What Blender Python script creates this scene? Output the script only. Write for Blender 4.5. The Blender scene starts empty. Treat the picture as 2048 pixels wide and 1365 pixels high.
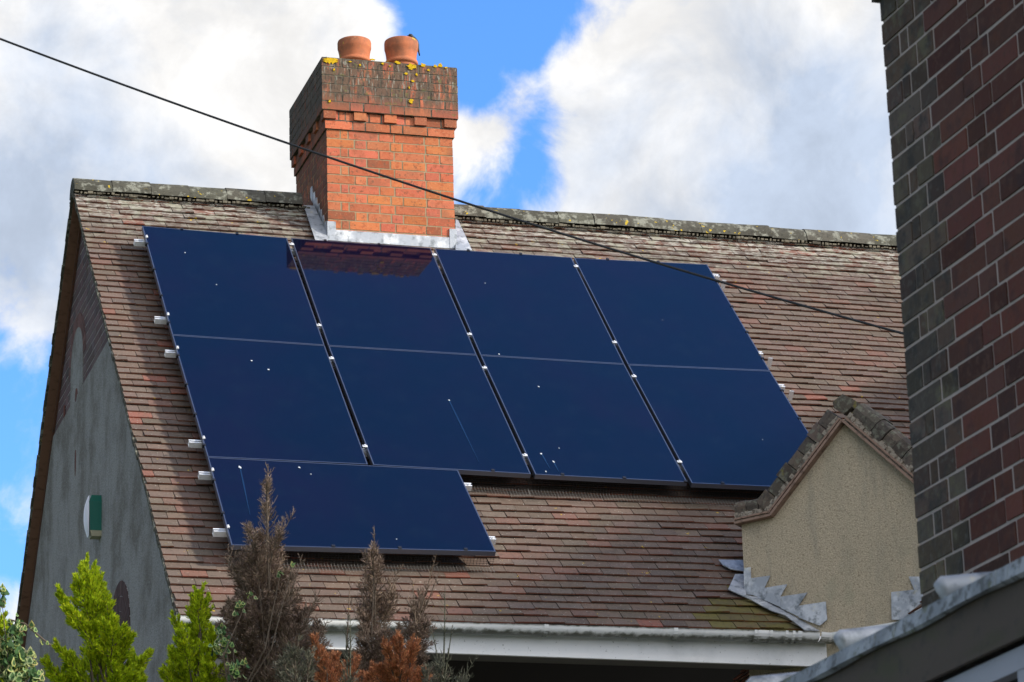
import bpy, math, random
import numpy as np
from mathutils import Vector, Matrix
random.seed(7)
rad = math.radians
scene = bpy.context.scene
col = scene.collection

# ---------------------------------------------------------------- camera
RIGHT = Vector((0.9594739, -0.28017867, -0.0301619))
DOWN = Vector((0.05652032, 0.29619579, -0.95345346))
FWD = Vector((0.27607116, 0.91310896, 0.30002792))
Z0 = 9.9                                   # origin (top left corner of the array) above the ground
CAM = Vector((-4.13040728, -23.09218803, -8.30079064 + Z0))
FPX = 6620.35
cd = bpy.data.cameras.new('camera'); cam = bpy.data.objects.new('camera', cd); col.objects.link(cam)
cam.matrix_world = Matrix(((RIGHT.x, -DOWN.x, -FWD.x, CAM.x), (RIGHT.y, -DOWN.y, -FWD.y, CAM.y),
                           (RIGHT.z, -DOWN.z, -FWD.z, CAM.z), (0, 0, 0, 1)))
cd.sensor_width = 36; cd.lens = FPX / 2048 * 36; cd.clip_end = 5000; cd.clip_start = .5
cd.dof.use_dof = True; cd.dof.focus_distance = 24.5; cd.dof.aperture_fstop = 16
scene.camera = cam

# ---------------------------------------------------------------- light
SUN = Vector((.76, -.45, .45)).normalized()           # towards the sun
EL = math.asin(SUN.z); AZ = math.atan2(SUN.x, SUN.y)
sd = bpy.data.lights.new('sun', 'SUN'); so = bpy.data.objects.new('sun', sd); col.objects.link(so)
sd.energy = 3.5; sd.angle = rad(3); sd.color = (1, .93, .82)
so.rotation_euler = SUN.to_track_quat('Z', 'Y').to_euler()
scene.view_settings.view_transform = 'Standard'; scene.view_settings.look = 'None'
scene.view_settings.exposure = 0.55; scene.view_settings.gamma = 1

def ray(x, y):
    return RIGHT * ((x - 1024) / FPX) + DOWN * ((y - 682.5) / FPX) + FWD
def at_depth(x, y, d):
    return CAM + ray(x, y) * d
def on_plane(x, y, P, n):
    d = ray(x, y); return CAM + d * ((P - CAM).dot(n) / d.dot(n))
def to_px(P):
    q = P - CAM; z = q.dot(FWD); return 1024 + FPX * q.dot(RIGHT) / z, 682.5 + FPX * q.dot(DOWN) / z

W = bpy.data.worlds.new('World'); scene.world = W; W.use_nodes = True
nt = W.node_tree; nt.nodes.clear()
def N(t, ty, **k):
    n = t.nodes.new(ty)
    for a, b in k.items(): setattr(n, a, b)
    return n
def math_n(t, op, a, b=None, clamp=False):
    n = N(t, 'ShaderNodeMath', operation=op, use_clamp=clamp)
    for i, v in enumerate((a, b)):
        if v is None: continue
        if isinstance(v, (int, float)): n.inputs[i].default_value = v
        else: t.links.new(v, n.inputs[i])
    return n.outputs[0]
def mapr(t, v, a, b, c, d, smooth=True):
    n = N(t, 'ShaderNodeMapRange'); n.interpolation_type = 'SMOOTHSTEP' if smooth else 'LINEAR'
    t.links.new(v, n.inputs[0])
    for i, x in zip((1, 2, 3, 4), (a, b, c, d)): n.inputs[i].default_value = x
    return n.outputs[0]
def mixc(t, f, a, b, mode='MIX'):
    n = N(t, 'ShaderNodeMix', data_type='RGBA', blend_type=mode)
    for s, v in ((n.inputs[0], f), (n.inputs[6], a), (n.inputs[7], b)):
        if isinstance(v, (int, float)): s.default_value = v
        elif isinstance(v, (tuple, list)): s.default_value = (*v, 1)[:4]
        else: t.links.new(v, s)
    return n.outputs[2]
sky = N(nt, 'ShaderNodeTexSky', sky_type='NISHITA', sun_disc=False)
sky.sun_elevation = EL; sky.sun_rotation = AZ; sky.altitude = 0; sky.air_density = 1.0; sky.dust_density = .6; sky.ozone_density = 2.5
tc = N(nt, 'ShaderNodeTexCoord')
def wnoise(scale, detail, rough, off=(0, 0, 0), dist=0):
    m = N(nt, 'ShaderNodeVectorMath', operation='ADD'); nt.links.new(tc.outputs['Generated'], m.inputs[0]); m.inputs[1].default_value = off
    n = N(nt, 'ShaderNodeTexNoise'); n.inputs['Scale'].default_value = scale; n.inputs['Detail'].default_value = detail
    n.inputs['Roughness'].default_value = rough; n.inputs['Distortion'].default_value = dist
    nt.links.new(m.outputs[0], n.inputs['Vector']); return n.outputs['Fac']
def cloud_spot(x, y, r, w):
    """a patch of cloud (w>0) or clear sky (w<0) in the direction through which it is seen, r in degrees"""
    d = ray(x, y).normalized()
    n = N(nt, 'ShaderNodeVectorMath', operation='DOT_PRODUCT'); nt.links.new(tc.outputs['Generated'], n.inputs[0]); n.inputs[1].default_value = d
    return mapr(nt, n.outputs['Value'], math.cos(rad(r)), 1, 0, w)
def spots(lst):
    acc = None
    for s in lst:
        v = cloud_spot(*s); acc = v if acc is None else math_n(nt, 'ADD', acc, v)
    return acc
# directions are given as the point of the photograph (2048 px wide) where that part of the sky stands
S = spots([(965, 200, 1.1, 1.2), (1080, 150, .9, .6), (960, 300, .8, .7), (250, 120, 5.2, 1.6), (480, 260, 3.4, 1.1), (60, 350, 3.2, .7), (640, 60, 2.0, 1.0), (330, 480, 3, .6),
           (1640, 200, 5.4, 1.5), (1330, 240, 2.2, .7), (1200, 110, 1.3, .5), (1500, 460, 3.6, 1.2), (1750, 460, 3, .6),
           (1230, 400, 2.2, .8), (960, 200, 1.3, .45), (40, 1130, 2.0, .6),
           (920, 0, 2.4, -2.0), (1010, 90, 1.6, -1.1), (1010, 390, 1.4, -1.1), (870, 180, 1.5, -1.0), (1130, 300, 1.4, -.7), (20, 950, 2.8, -2.0), (30, 1250, 1.6, -.5), (1170, 10, 1.3, -.6)])
zen = N(nt, 'ShaderNodeVectorMath', operation='DOT_PRODUCT'); nt.links.new(tc.outputs['Generated'], zen.inputs[0])
zen.inputs[1].default_value = Vector((.4, .34, .88)).normalized()
S = math_n(nt, 'ADD', S, mapr(nt, zen.outputs['Value'], math.cos(rad(32)), 1, 0, -5))
n1 = wnoise(27, 11, .62, (3.1, .2, 1.7), .3); n2 = wnoise(5, 3, .5, (7, 1, 2))
dens = math_n(nt, 'ADD', math_n(nt, 'ADD', S, .85), math_n(nt, 'MULTIPLY', math_n(nt, 'SUBTRACT', n1, .5), 6.4))
dens = math_n(nt, 'ADD', dens, math_n(nt, 'MULTIPLY', math_n(nt, 'SUBTRACT', n2, .5), 1.2))
mask = mapr(nt, dens, -.55, 1.35, 0, 1)
shade = spots([(1500, 420, 4.0, .75), (1700, 380, 3, .2), (60, 600, 4.5, .9), (1750, 330, 3.5, .25), (100, 330, 3.2, .35), (1100, 380, 2.5, .2), (300, 250, 2.0, .15)])
shade = math_n(nt, 'ADD', shade, math_n(nt, 'MULTIPLY', math_n(nt, 'SUBTRACT', wnoise(24, 9, .58, (1, 9, 4), .4), .52), 2.4), clamp=True)
ccol = mixc(nt, shade, (9.3, 9.2, 9.1), (5.2, 6.05, 7.5))
vd = N(nt, 'ShaderNodeVectorMath', operation='DOT_PRODUCT'); nt.links.new(tc.outputs['Generated'], vd.inputs[0]); vd.inputs[1].default_value = FWD
lum = mapr(nt, vd.outputs['Value'], math.cos(rad(45)), math.cos(rad(14)), .40, 1.0)     # cloud out of view is dimmed to lower the fill light, in-view bank stays bright
vs = N(nt, 'ShaderNodeVectorMath', operation='DOT_PRODUCT'); nt.links.new(tc.outputs['Generated'], vs.inputs[0]); vs.inputs[1].default_value = Vector((.45, -.85, .22)).normalized()
lum = math_n(nt, 'ADD', lum, mapr(nt, vs.outputs['Value'], math.cos(rad(75)), math.cos(rad(20)), 0, 2.2))  # added brightness in unseen cloud towards the sun, lifting the shaded fronts
cl2 = N(nt, 'ShaderNodeVectorMath', operation='SCALE'); nt.links.new(ccol, cl2.inputs[0]); nt.links.new(math_n(nt, 'MULTIPLY', lum, mapr(nt, n1, .3, .7, .86, 1.12)), cl2.inputs['Scale']); ccol = cl2.outputs[0]
skyc = mixc(nt, 1.0, sky.outputs[0], (1.15, 1.95, 2.9), 'MULTIPLY')
fin = mixc(nt, mask, skyc, ccol)
bg = N(nt, 'ShaderNodeBackground'); nt.links.new(fin, bg.inputs[0]); bg.inputs[1].default_value = .075
ow = N(nt, 'ShaderNodeOutputWorld'); nt.links.new(bg.outputs[0], ow.inputs[0])

# ---------------------------------------------------------------- mesh helpers
class MB:
    def __init__(s): s.v = []; s.f = []; s.c = []
    def face(s, pts, c=(1, 1, 1)):
        i = len(s.v); s.v.extend([tuple(p) for p in pts]); s.f.append(tuple(range(i, i + len(pts)))); s.c.append(c)
    def faces(s, pts, fs, c=(1, 1, 1)):
        i = len(s.v); s.v.extend([tuple(p) for p in pts])
        for f in fs: s.f.append(tuple(i + k for k in f)); s.c.append(c)
    def hexa(s, p, c=(1, 1, 1)):         # p: 4 bottom, 4 top, same order
        s.faces(p, [(3, 2, 1, 0), (4, 5, 6, 7), (0, 1, 5, 4), (1, 2, 6, 5), (2, 3, 7, 6), (3, 0, 4, 7)], c)
    def box(s, O, ax, ay, az, c=(1, 1, 1)):
        O = Vector(O); s.hexa([O, O + ax, O + ax + ay, O + ay, O + az, O + ax + az, O + ax + ay + az, O + ay + az], c)
    def cbox(s, C, ax, ay, az, c=(1, 1, 1)):
        s.box(Vector(C) - (ax + ay + az) * .5, ax, ay, az, c)
    def prism(s, poly, d, c=(1, 1, 1)):   # poly extruded along d
        n = len(poly); a = [Vector(p) for p in poly]; b = [p + d for p in a]
        s.faces(a + b, [tuple(range(n - 1, -1, -1)), tuple(range(n, 2 * n))] + [(i, (i + 1) % n, n + (i + 1) % n, n + i) for i in range(n)], c)
    def tube(s, pts, r, k=8, c=(1, 1, 1), cap=True):
        pts = [Vector(p) for p in pts]; rr = r if isinstance(r, (list, tuple)) else [r] * len(pts)
        i0 = len(s.v); up = Vector((.13, .21, .97))
        for j, p in enumerate(pts):
            d = (pts[min(j + 1, len(pts) - 1)] - pts[max(j - 1, 0)]).normalized()
            a = d.cross(up)
            if a.length < 1e-4: a = d.cross(Vector((1, 0, 0)))
            a.normalize(); b = d.cross(a)
            for q in range(k):
                t = 2 * math.pi * q / k; s.v.append(tuple(p + (a * math.cos(t) + b * math.sin(t)) * rr[j]))
        for j in range(len(pts) - 1):
            for q in range(k):
                s.f.append((i0 + j * k + q, i0 + j * k + (q + 1) % k, i0 + (j + 1) * k + (q + 1) % k, i0 + (j + 1) * k + q)); s.c.append(c)
        if cap:
            s.f.append(tuple(i0 + q for q in range(k - 1, -1, -1))); s.c.append(c)
            s.f.append(tuple(i0 + (len(pts) - 1) * k + q for q in range(k))); s.c.append(c)
    def lathe(s, C, prof, k=32, c=(1, 1, 1)):
        C = Vector(C); i0 = len(s.v)
        for r, z in prof:
            for q in range(k):
                t = 2 * math.pi * q / k; s.v.append((C.x + r * math.cos(t), C.y + r * math.sin(t), C.z + z))
        for j in range(len(prof) - 1):
            for q in range(k):
                s.f.append((i0 + j * k + q, i0 + j * k + (q + 1) % k, i0 + (j + 1) * k + (q + 1) % k, i0 + (j + 1) * k + q)); s.c.append(c)
    def build(s, name, m, parent=None, smooth=False):
        me = bpy.data.meshes.new(name); org = Vector((0, 0, 0)); p = parent
        while p is not None: org += p.location; p = p.parent
        v = np.array(s.v, dtype=np.float64) - np.array(org)
        me.from_pydata(v.tolist(), [], s.f)
        ca = me.color_attributes.new('tone', 'FLOAT_COLOR', 'CORNER')
        arr = np.empty((len(me.loops), 4), np.float32); k = 0
        lt = np.array([len(f) for f in s.f]); cc = np.array([(c[0], c[1], c[2], 1) for c in s.c], np.float32)
        arr = np.repeat(cc, lt, axis=0); ca.data.foreach_set('color', arr.ravel())
        if smooth: me.polygons.foreach_set('use_smooth', [True] * len(me.polygons))
        me.materials.append(m); me.update()
        o = bpy.data.objects.new(name, me); col.objects.link(o)
        if parent: o.parent = parent
        return o
def tag(o, label=None, cat=None, group=None, kind=None):
    if label: o['label'] = label
    if cat: o['category'] = cat
    if group: o['group'] = group
    if kind: o['kind'] = kind
    return o
def thing(name, loc, label, cat, group=None):
    o = bpy.data.objects.new(name, None); col.objects.link(o); o.location = loc; o.empty_display_size = .1
    return tag(o, label, cat, group)

# ---------------------------------------------------------------- materials
def mat(name, base=(.5, .5, .5), rough=.8, metal=0, spec=.5, tone=False, var=None, bump=None, spots_=None, coat=0):
    """var: list of (scale, detail, lo, hi, colour, amount); bump: (scale, strength, dist)"""
    m = bpy.data.materials.new(name); m.use_nodes = True; t = m.node_tree; b = t.nodes['Principled BSDF']
    b.inputs['Roughness'].default_value = rough; b.inputs['Metallic'].default_value = metal
    b.inputs['Specular IOR Level'].default_value = spec; b.inputs['Coat Weight'].default_value = coat
    g = N(t, 'ShaderNodeNewGeometry')
    c = N(t, 'ShaderNodeRGB').outputs[0]; c.node.outputs[0].default_value = (*base, 1)
    if tone:
        a = N(t, 'ShaderNodeAttribute', attribute_name='tone'); c = mixc(t, 1.0, c, a.outputs['Color'], 'MULTIPLY')
    def noise(scale, det, rough=.6, stretch=None, off=0):
        n = N(t, 'ShaderNodeTexNoise'); n.inputs['Scale'].default_value = scale; n.inputs['Detail'].default_value = det; n.inputs['Roughness'].default_value = rough
        mp = N(t, 'ShaderNodeMapping'); t.links.new(g.outputs['Position'], mp.inputs[0])
        if stretch: mp.inputs['Scale'].default_value = stretch
        mp.inputs['Location'].default_value = (off, off * .7, 0)
        t.links.new(mp.outputs[0], n.inputs['Vector']); return n.outputs['Fac']
    for i, (sc, de, lo, hi, cc, am, *rest) in enumerate(var or []):
        st = rest[0] if rest else None
        f = mapr(t, noise(sc, de, .62, st, i * 3.7 + 1), lo, hi, 0, am)
        if len(rest) > 1:                                  # limited to a height band: (z0, z1)
            sp = N(t, 'ShaderNodeSeparateXYZ'); t.links.new(g.outputs['Position'], sp.inputs[0])
            f = math_n(t, 'MULTIPLY', f, mapr(t, sp.outputs['Z'], rest[1][0], rest[1][1], 0, 1))
        c = mixc(t, f, c, cc)
    t.links.new(c, b.inputs['Base Color'])
    if bump:
        bn = N(t, 'ShaderNodeBump'); bn.inputs['Strength'].default_value = bump[1]; bn.inputs['Distance'].default_value = bump[2]
        t.links.new(noise(bump[0], 6), bn.inputs['Height']); t.links.new(bn.outputs[0], b.inputs['Normal'])
    return m
Zr = Z0 + .7                                               # ridge height
M = {}
M['tile'] = mat('clay_tile', (.128, .097, .080), .92, tone=True, spec=.25, bump=(70, .5, .004), var=[
    (5, 6, .45, .7, (.11, .092, .066), .35), (38, 4, .5, .68, (.07, .056, .046), .5), (90, 3, .55, .7, (.19, .13, .10), .4),
    (30, 6, .50, .56, (.44, .42, .36), .95, (.45, 1, 1), (Zr - .75, Zr - .05)), (9, 5, .52, .62, (.30, .29, .22), .8, (1, 1, 1), (Zr - 1.1, Zr - .1)),
    (75, 3, .66, .70, (.45, .43, .37), .9), (14, 4, .70, .72, (.55, .36, .02), .9)])
M['moss_tile'] = mat('mossy_clay_tile', (.125, .105, .055), .95, tone=True, spec=.2, bump=(70, .5, .004), var=[
    (12, 5, .4, .6, (.15, .13, .04), .7), (40, 4, .5, .7, (.06, .05, .03), .5)])
M['underlay'] = mat('roof_underlay', (.015, .012, .01), .95)
M['ridge'] = mat('ridge_tile_clay', (.085, .08, .062), .93, tone=True, spec=.2, bump=(40, .5, .006), var=[
    (14, 6, .5, .62, (.33, .33, .27), .6), (30, 4, .5, .66, (.04, .038, .03), .6), (17, 3, .66, .69, (.55, .38, .02), .85)])
M['mortar'] = mat('lime_mortar', (.33, .27, .165), .95, spec=.2, bump=(120, .4, .003), var=[(20, 5, .5, .7, (.24, .20, .12), .7)])
M['brick'] = mat('red_brick', (.51, .15, .068), .9, tone=True, spec=.2, bump=(90, .5, .003), var=[
    (26, 5, .5, .68, (.36, .085, .035), .7), (60, 4, .54, .7, (.62, .30, .16), .5), (40, 5, .56, .68, (.14, .075, .045), .75), (4, 5, .52, .72, (.20, .10, .06), .5)])
M['cap_brick'] = mat('weathered_brick', (.42, .13, .07), .93, tone=True, spec=.2, bump=(90, .6, .004), var=[
    (13, 6, .33, .48, (.11, .082, .058), .92, (1.6, 1.6, .35), (Z0 + 1.14, Z0 + 1.36)),
    (30, 5, .5, .6, (.05, .042, .034), .75, (1.4, 1.4, .5), (Z0 + 1.15, Z0 + 1.45)),
    (28, 4, .56, .62, (.29, .27, .22), .8, (1.5, 1.5, .3), (Z0 + 1.2, Z0 + 1.5)), (22, 3, .62, .66, (.14, .14, .05), .6)])
M['cap_mortar'] = mat('weathered_mortar', (.17, .15, .11), .95, spec=.2, var=[(20, 5, .4, .6, (.05, .045, .035), .8)])
M['lichen'] = mat('yellow_lichen', (.58, .36, .015), .95, spec=.1, bump=(150, .6, .003), var=[(60, 4, .5, .65, (.32, .24, .02), .6)])
M['pot'] = mat('terracotta', (.45, .145, .065), .85, spec=.25, bump=(30, .25, .004), var=[
    (9, 5, .42, .65, (.24, .10, .055), .8), (40, 4, .6, .7, (.55, .26, .15), .4), (16, 4, .64, .68, (.5, .36, .05), .8)])
M['lead'] = mat('grey_lead', (.36, .38, .41), .5, metal=.25, spec=.5, bump=(30, .35, .006), var=[
    (7, 5, .45, .65, (.66, .67, .68), .85), (16, 6, .50, .66, (.13, .145, .15), .75), (8, 4, .6, .7, (.62, .55, .33), .5)])
M['lead_dirty'] = mat('weathered_lead', (.20, .23, .25), .6, metal=.2, spec=.5, bump=(30, .5, .006), var=[
    (10, 6, .42, .6, (.36, .40, .43), .8), (35, 6, .5, .62, (.05, .06, .055), .8), (16, 4, .6, .68, (.10, .12, .04), .7)])
M['gable_brick'] = mat('purple_brown_brick', (.13, .088, .088), .9, tone=True, spec=.2, bump=(80, .4, .003), var=[(30, 5, .5, .68, (.10, .075, .075), .6), (9, 4, .6, .7, (.14, .14, .09), .4)])
M['gable_mortar'] = mat('pale_mortar', (.50, .46, .44), .95, spec=.2)
M['render'] = mat('grey_pebbledash', (.36, .345, .33), .95, spec=.15, bump=(110, 1.0, .008), var=[
    (2.2, 6, .4, .62, (.17, .15, .125), .85), (5, 5, .5, .66, (.34, .33, .31), .5), (55, 3, .5, .62, (.36, .355, .35), .6), (75, 3, .5, .62, (.15, .145, .14), .7), (4, 5, .55, .8, (.33, .32, .30), .7, (2.0, 2.0, .3)), (7, 5, .6, .75, (.16, .155, .14), .6, (2.5, 2.5, .12))])
M['roughcast'] = mat('beige_roughcast', (.49, .405, .285), .95, spec=.15, bump=(110, 1.0, .012), var=[
    (110, 3, .48, .62, (.62, .52, .36), .8), (85, 3, .54, .66, (.26, .21, .14), .75), (2.5, 5, .5, .75, (.33, .30, .22), .6, (1.5, 1.5, .5)), (5, 5, .50, .70, (.27, .25, .20), .35, (2.2, 2.2, .3)), (3, 6, .55, .7, (.40, .36, .25), .6)])
M['board'] = mat('dark_brown_board', (.19, .095, .06), .75, var=[(12, 5, .5, .7, (.085, .04, .02), .7, (1, 3, 1))])
M['board_edge'] = mat('brown_painted_board', (.12, .05, .03), .7, var=[(20, 5, .5, .7, (.04, .03, .025), .7)])
M['upvc'] = mat('white_plastic', (.84, .83, .82), .45, spec=.5, var=[(3, 5, .5, .8, (.55, .56, .55), .6), (60, 3, .66, .70, (.2, .18, .15), .6)])
M['gutter'] = mat('white_gutter_plastic', (.84, .83, .81), .35, spec=.5, tone=True, var=[(6, 4, .5, .7, (.6, .6, .58), .5)])
M['soffit'] = mat('grey_soffit', (.16, .15, .13), .8)
M['glass'] = mat('array_glass', (.0008, .0036, .0135), .04, spec=.36, var=[(.9, 4, .35, .7, (.004, .0025, .014), .8), (6, 5, .5, .8, (.004, .008, .018), .6)])
M['frame'] = mat('black_anodised_frame', (.15, .17, .22), .34, metal=.75, spec=.6)
M['alu'] = mat('raw_aluminium', (.82, .82, .82), .4, metal=.3, spec=.5, var=[(40, 3, .5, .7, (.5, .5, .5), .4)])
M['black'] = mat('black_plastic', (.012, .012, .014), .5)
M['wire'] = mat('galvanised_wire', (.30, .28, .25), .6, metal=.3)
M['dropping'] = mat('dried_dropping', (.5, .52, .55), .8)
M['streak'] = mat('rain_streak', (.006, .026, .07), .3)
M['green_plastic'] = mat('green_plastic', (.0, .12, .085), .35, spec=.5)
M['white_plastic'] = mat('alarm_white', (.80, .78, .84), .35, spec=.5)
M['beige_plastic'] = mat('aged_plastic', (.42, .38, .26), .5)
M['cable'] = mat('black_cable', (.012, .012, .013), .5)
M['near_brick'] = mat('plum_brick', (.086, .036, .027), .85, tone=True, spec=.25, bump=(45, .5, .004), var=[
    (11, 5, .50, .70, (.115, .042, .024), .7), (7, 4, .52, .70, (.045, .026, .026), .7), (34, 5, .52, .66, (.11, .055, .04), .6), (60, 4, .58, .7, (.05, .035, .03), .5)])
M['near_quoin'] = mat('blue_grey_brick', (.080, .063, .047), .85, tone=True, spec=.25, bump=(45, .6, .005), var=[
    (12, 5, .48, .66, (.038, .038, .036), .8), (9, 4, .52, .68, (.145, .135, .08), .7), (38, 5, .52, .66, (.12, .115, .095), .5), (70, 4, .6, .7, (.03, .03, .03), .6)])
M['near_mortar'] = mat('grey_pink_mortar', (.46, .385, .35), .95, spec=.2, bump=(120, .4, .003), var=[(20, 4, .5, .7, (.36, .33, .31), .7)])
M['old_wood'] = mat('weathered_fascia', (.078, .062, .048), .85, var=[(9, 5, .45, .68, (.06, .062, .03), .8, (1, .3, 1)), (20, 4, .5, .7, (.04, .036, .034), .6)])
M['paint'] = mat('pale_grey_paint', (.34, .36, .41), .6, var=[(9, 5, .5, .7, (.26, .27, .30), .6)])
M['window_glass'] = mat('dark_window_glass', (.012, .014, .016), .08, spec=.5)
M['coping'] = mat('coping_brick', (.105, .088, .07), .93, tone=True, spec=.2, bump=(60, .7, .006), var=[
    (22, 6, .5, .62, (.20, .20, .15), .7), (35, 4, .5, .66, (.045, .04, .035), .6), (9, 4, .62, .7, (.20, .18, .03), .6)])
M['creasing'] = mat('creasing_mortar', (.33, .28, .22), .95, spec=.2, bump=(90, 1, .012), var=[(34, 5, .48, .6, (.11, .09, .07), .85), (50, 4, .58, .66, (.45, .42, .36), .8)])
M['clay_edge'] = mat('clay_creasing_tile', (.27, .18, .135), .9, spec=.2, var=[(20, 5, .5, .65, (.12, .08, .06), .8)])
M['bark'] = mat('conifer_bark', (.12, .09, .065), .95, bump=(40, .6, .01))
def shade_grime(key, colour, amount):
    """painted shade with some dirt: darkens the colour of faces turned to -X"""
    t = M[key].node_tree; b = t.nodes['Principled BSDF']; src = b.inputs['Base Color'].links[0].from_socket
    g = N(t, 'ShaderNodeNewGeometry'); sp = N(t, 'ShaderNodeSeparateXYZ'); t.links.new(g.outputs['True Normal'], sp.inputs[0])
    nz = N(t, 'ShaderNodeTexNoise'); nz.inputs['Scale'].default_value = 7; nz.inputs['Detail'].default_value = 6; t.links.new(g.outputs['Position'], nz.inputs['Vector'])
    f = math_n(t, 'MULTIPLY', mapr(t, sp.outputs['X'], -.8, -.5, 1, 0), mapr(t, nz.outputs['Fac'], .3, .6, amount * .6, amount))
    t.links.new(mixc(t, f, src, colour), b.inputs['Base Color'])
shade_grime('brick', (.10, .06, .045), .85); shade_grime('cap_brick', (.075, .07, .06), .8)  # shade of the -X side put into the brick colour, over some dirt
def leafmat(name, base, var=None, trans=.35):
    m = mat(name, base, .7, tone=True, spec=.25, var=var); t = m.node_tree; b = t.nodes['Principled BSDF']
    tr = N(t, 'ShaderNodeBsdfTranslucent'); l = b.inputs['Base Color'].links[0].from_socket; t.links.new(l, tr.inputs[0])
    mx = N(t, 'ShaderNodeMixShader'); mx.inputs[0].default_value = trans; t.links.new(b.outputs[0], mx.inputs[1]); t.links.new(tr.outputs[0], mx.inputs[2])
    t.links.new(mx.outputs[0], t.nodes['Material Output'].inputs[0]); return m
M['gold_leaf'] = leafmat('golden_conifer_foliage', (.56, .68, .02), trans=.35)
M['dead_leaf'] = leafmat('dead_conifer_foliage', (.20, .145, .105), trans=.15)
M['rust_leaf'] = leafmat('rust_brown_foliage', (.50, .22, .10), trans=.2)
M['grey_leaf'] = leafmat('grey_green_foliage', (.10, .10, .07), trans=.2)
M['ivy_leaf'] = leafmat('variegated_ivy_leaf', (1, 1, 1), trans=.25)
M['bird'] = mat('black_feathers', (.012, .012, .014), .5)
M['grass'] = mat('lawn', (.055, .09, .025), .95, var=[(3, 6, .4, .65, (.08, .10, .03), .7)])
M['paving'] = mat('grey_paving', (.22, .21, .2), .9, var=[(5, 5, .4, .7, (.15, .145, .14), .7)])

# ---------------------------------------------------------------- roof frame
TH = 0.789503387
cT, sT = math.cos(TH), math.sin(TH)
NR = Vector((0, -sT, cT)); SD = Vector((0, -cT, -sT)); UX = Vector((1, 0, 0)); UY = Vector((0, 1, 0)); UZ = Vector((0, 0, 1))
O = Vector((0, 0, Z0))
def rp(u, v, h=0.0): return O + UX * u + SD * v + NR * h
def on_roof(x, y, h=0.0):
    P = on_plane(x, y, O + NR * h, NR); q = P - O; return q.x, q.dot(SD)
HR = -.15                                  # top of the tiles below the faces of the array
V_TOP = -.93; RIDGE_V = -1.00
def eave_v(u): return 5.215 - .021 * (u + .4)
APEX = rp(0, RIDGE_V, HR); YR = APEX.y; ZRID = APEX.z        # ridge line
X_V = -.40                                   # verge
X_G = -.30                                   # gable wall face
X_END = 10.4

# plan of the splayed bay
def plan_dir(a): return Vector((math.sin(rad(a)), math.cos(rad(a)), 0))
EB = plan_dir(133.5)                          # along the face, to the right
NB = Vector((-EB.y * -1, 0, 0))
NB = Vector((EB.y, -EB.x, 0))                 # outwards (towards the viewer)
if NB.dot(FWD) > 0: NB = -NB
u_, v_ = on_roof(1489, 1186, HR); PL = rp(u_, v_, HR)
def on_bay(x, y, off=0.0): return on_plane(x, y, PL + NB * off, NB)
BAY_APEX = on_bay(1690, 845)
_m = on_bay(1653, 1243)                       # where the face crosses the eaves
A0 = BAY_APEX.copy(); XW = on_bay(1785, 1238).x; YM = _m.y         # wing eaves at x = XW
print('bay', PL, BAY_APEX, _m, 'wing eave x', XW, 'px', to_px(Vector((XW + 2.2, YM + 2.2, PL.z + 1))))
def in_main(P):                                # true where the main slope exists (left of the valley)
    return (P.x - XW) < (P.y - YM) + .05
def bay_front(P): return (P - PL).dot(NB)

# ---------------------------------------------------------------- house
house = thing('house', (X_G, -3.3, 0), 'brick and pebbledash house with a brown tiled roof carrying solar panels', 'house')

def tile_col():
    k = random.random()
    if k < .022: return (random.uniform(1.5, 1.8), .98, .88)
    if k < .12: return (random.uniform(1.12, 1.35), random.uniform(.94, 1.0), .92)
    if k < .18: g = random.uniform(.72, .86); return (g, g, g * 1.02)
    g = random.uniform(.88, 1.16); return (g * random.uniform(.96, 1.1), g, g * random.uniform(.92, 1.03))
NC = 69; TW = .166
CH_X0, CH_X1 = 1.49, 2.53; CH_Y = .36; CH_D = .66
def slope_tiles(mb, mm, point, u0, u1, skip=None, rough=1.0, moss=None):
    """courses of plain tiles; point(u, t, h) with t = 0 at the ridge and 1 at the eaves"""
    for i in range(NC + 1):
        t1 = i / NC; t0 = max(0, (i - 1.35) / NC)
        off = (i % 2) * TW / 2 + random.uniform(-.012, .012)
        wob = [random.uniform(-.003, .003) for _ in range(4)]
        u = u0 - off
        hj0 = random.uniform(-.002, .002)
        while u < u1:
            a, b = max(u, u0), min(u + TW - .0035, u1); uc = (a + b) / 2
            if b - a > .02 and not (skip and skip(uc, t1)):
                c = tile_col(); ct = (c[0] * 1.55, c[1] * .85, c[2] * .66); j = random.gauss(0, .0022) * rough; sk = random.gauss(0, .0028) * rough; vj = random.gauss(0, .0018) / 6 * rough
                hl = .019 + hj0 + j; hr = hl + sk; th = .0105
                vw = .0006 * math.sin(uc * 1.3 + i * .7) + .0004 * math.sin(uc * 3.1 + i)
                if random.random() < .012: vj += .0035
                P = lambda uu, tt, hh: point(uu, tt, hh)
                tt = min(1.004, t1 + vj + vw); lo = (P(a, t0, -.012), P(b, t0, -.012), P(b, tt, hr - th), P(a, tt, hl - th))
                hi = (P(a, t0, 0), P(b, t0, 0), P(b, tt, hr), P(a, tt, hl))
                tgt = mm if (moss and moss(uc, t1)) else mb
                k = len(tgt.v); tgt.v.extend([tuple(p) for p in lo + hi])
                for f in ((4, 5, 6, 7), (3, 2, 6, 7), (0, 3, 7, 4), (2, 1, 5, 6)):
                    tgt.f.append(tuple(k + q for q in f)); tgt.c.append(ct if f[0] == 3 else c)
            u += TW + random.uniform(-.0008, .0012)
def main_pt(u, t, h):
    v = V_TOP + t * (eave_v(u) - V_TOP)
    sag = -.012 * math.sin((u + .4) * .9) * math.sin(t * 3.1)
    return rp(u, v, HR - .024 + h + sag)
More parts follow.
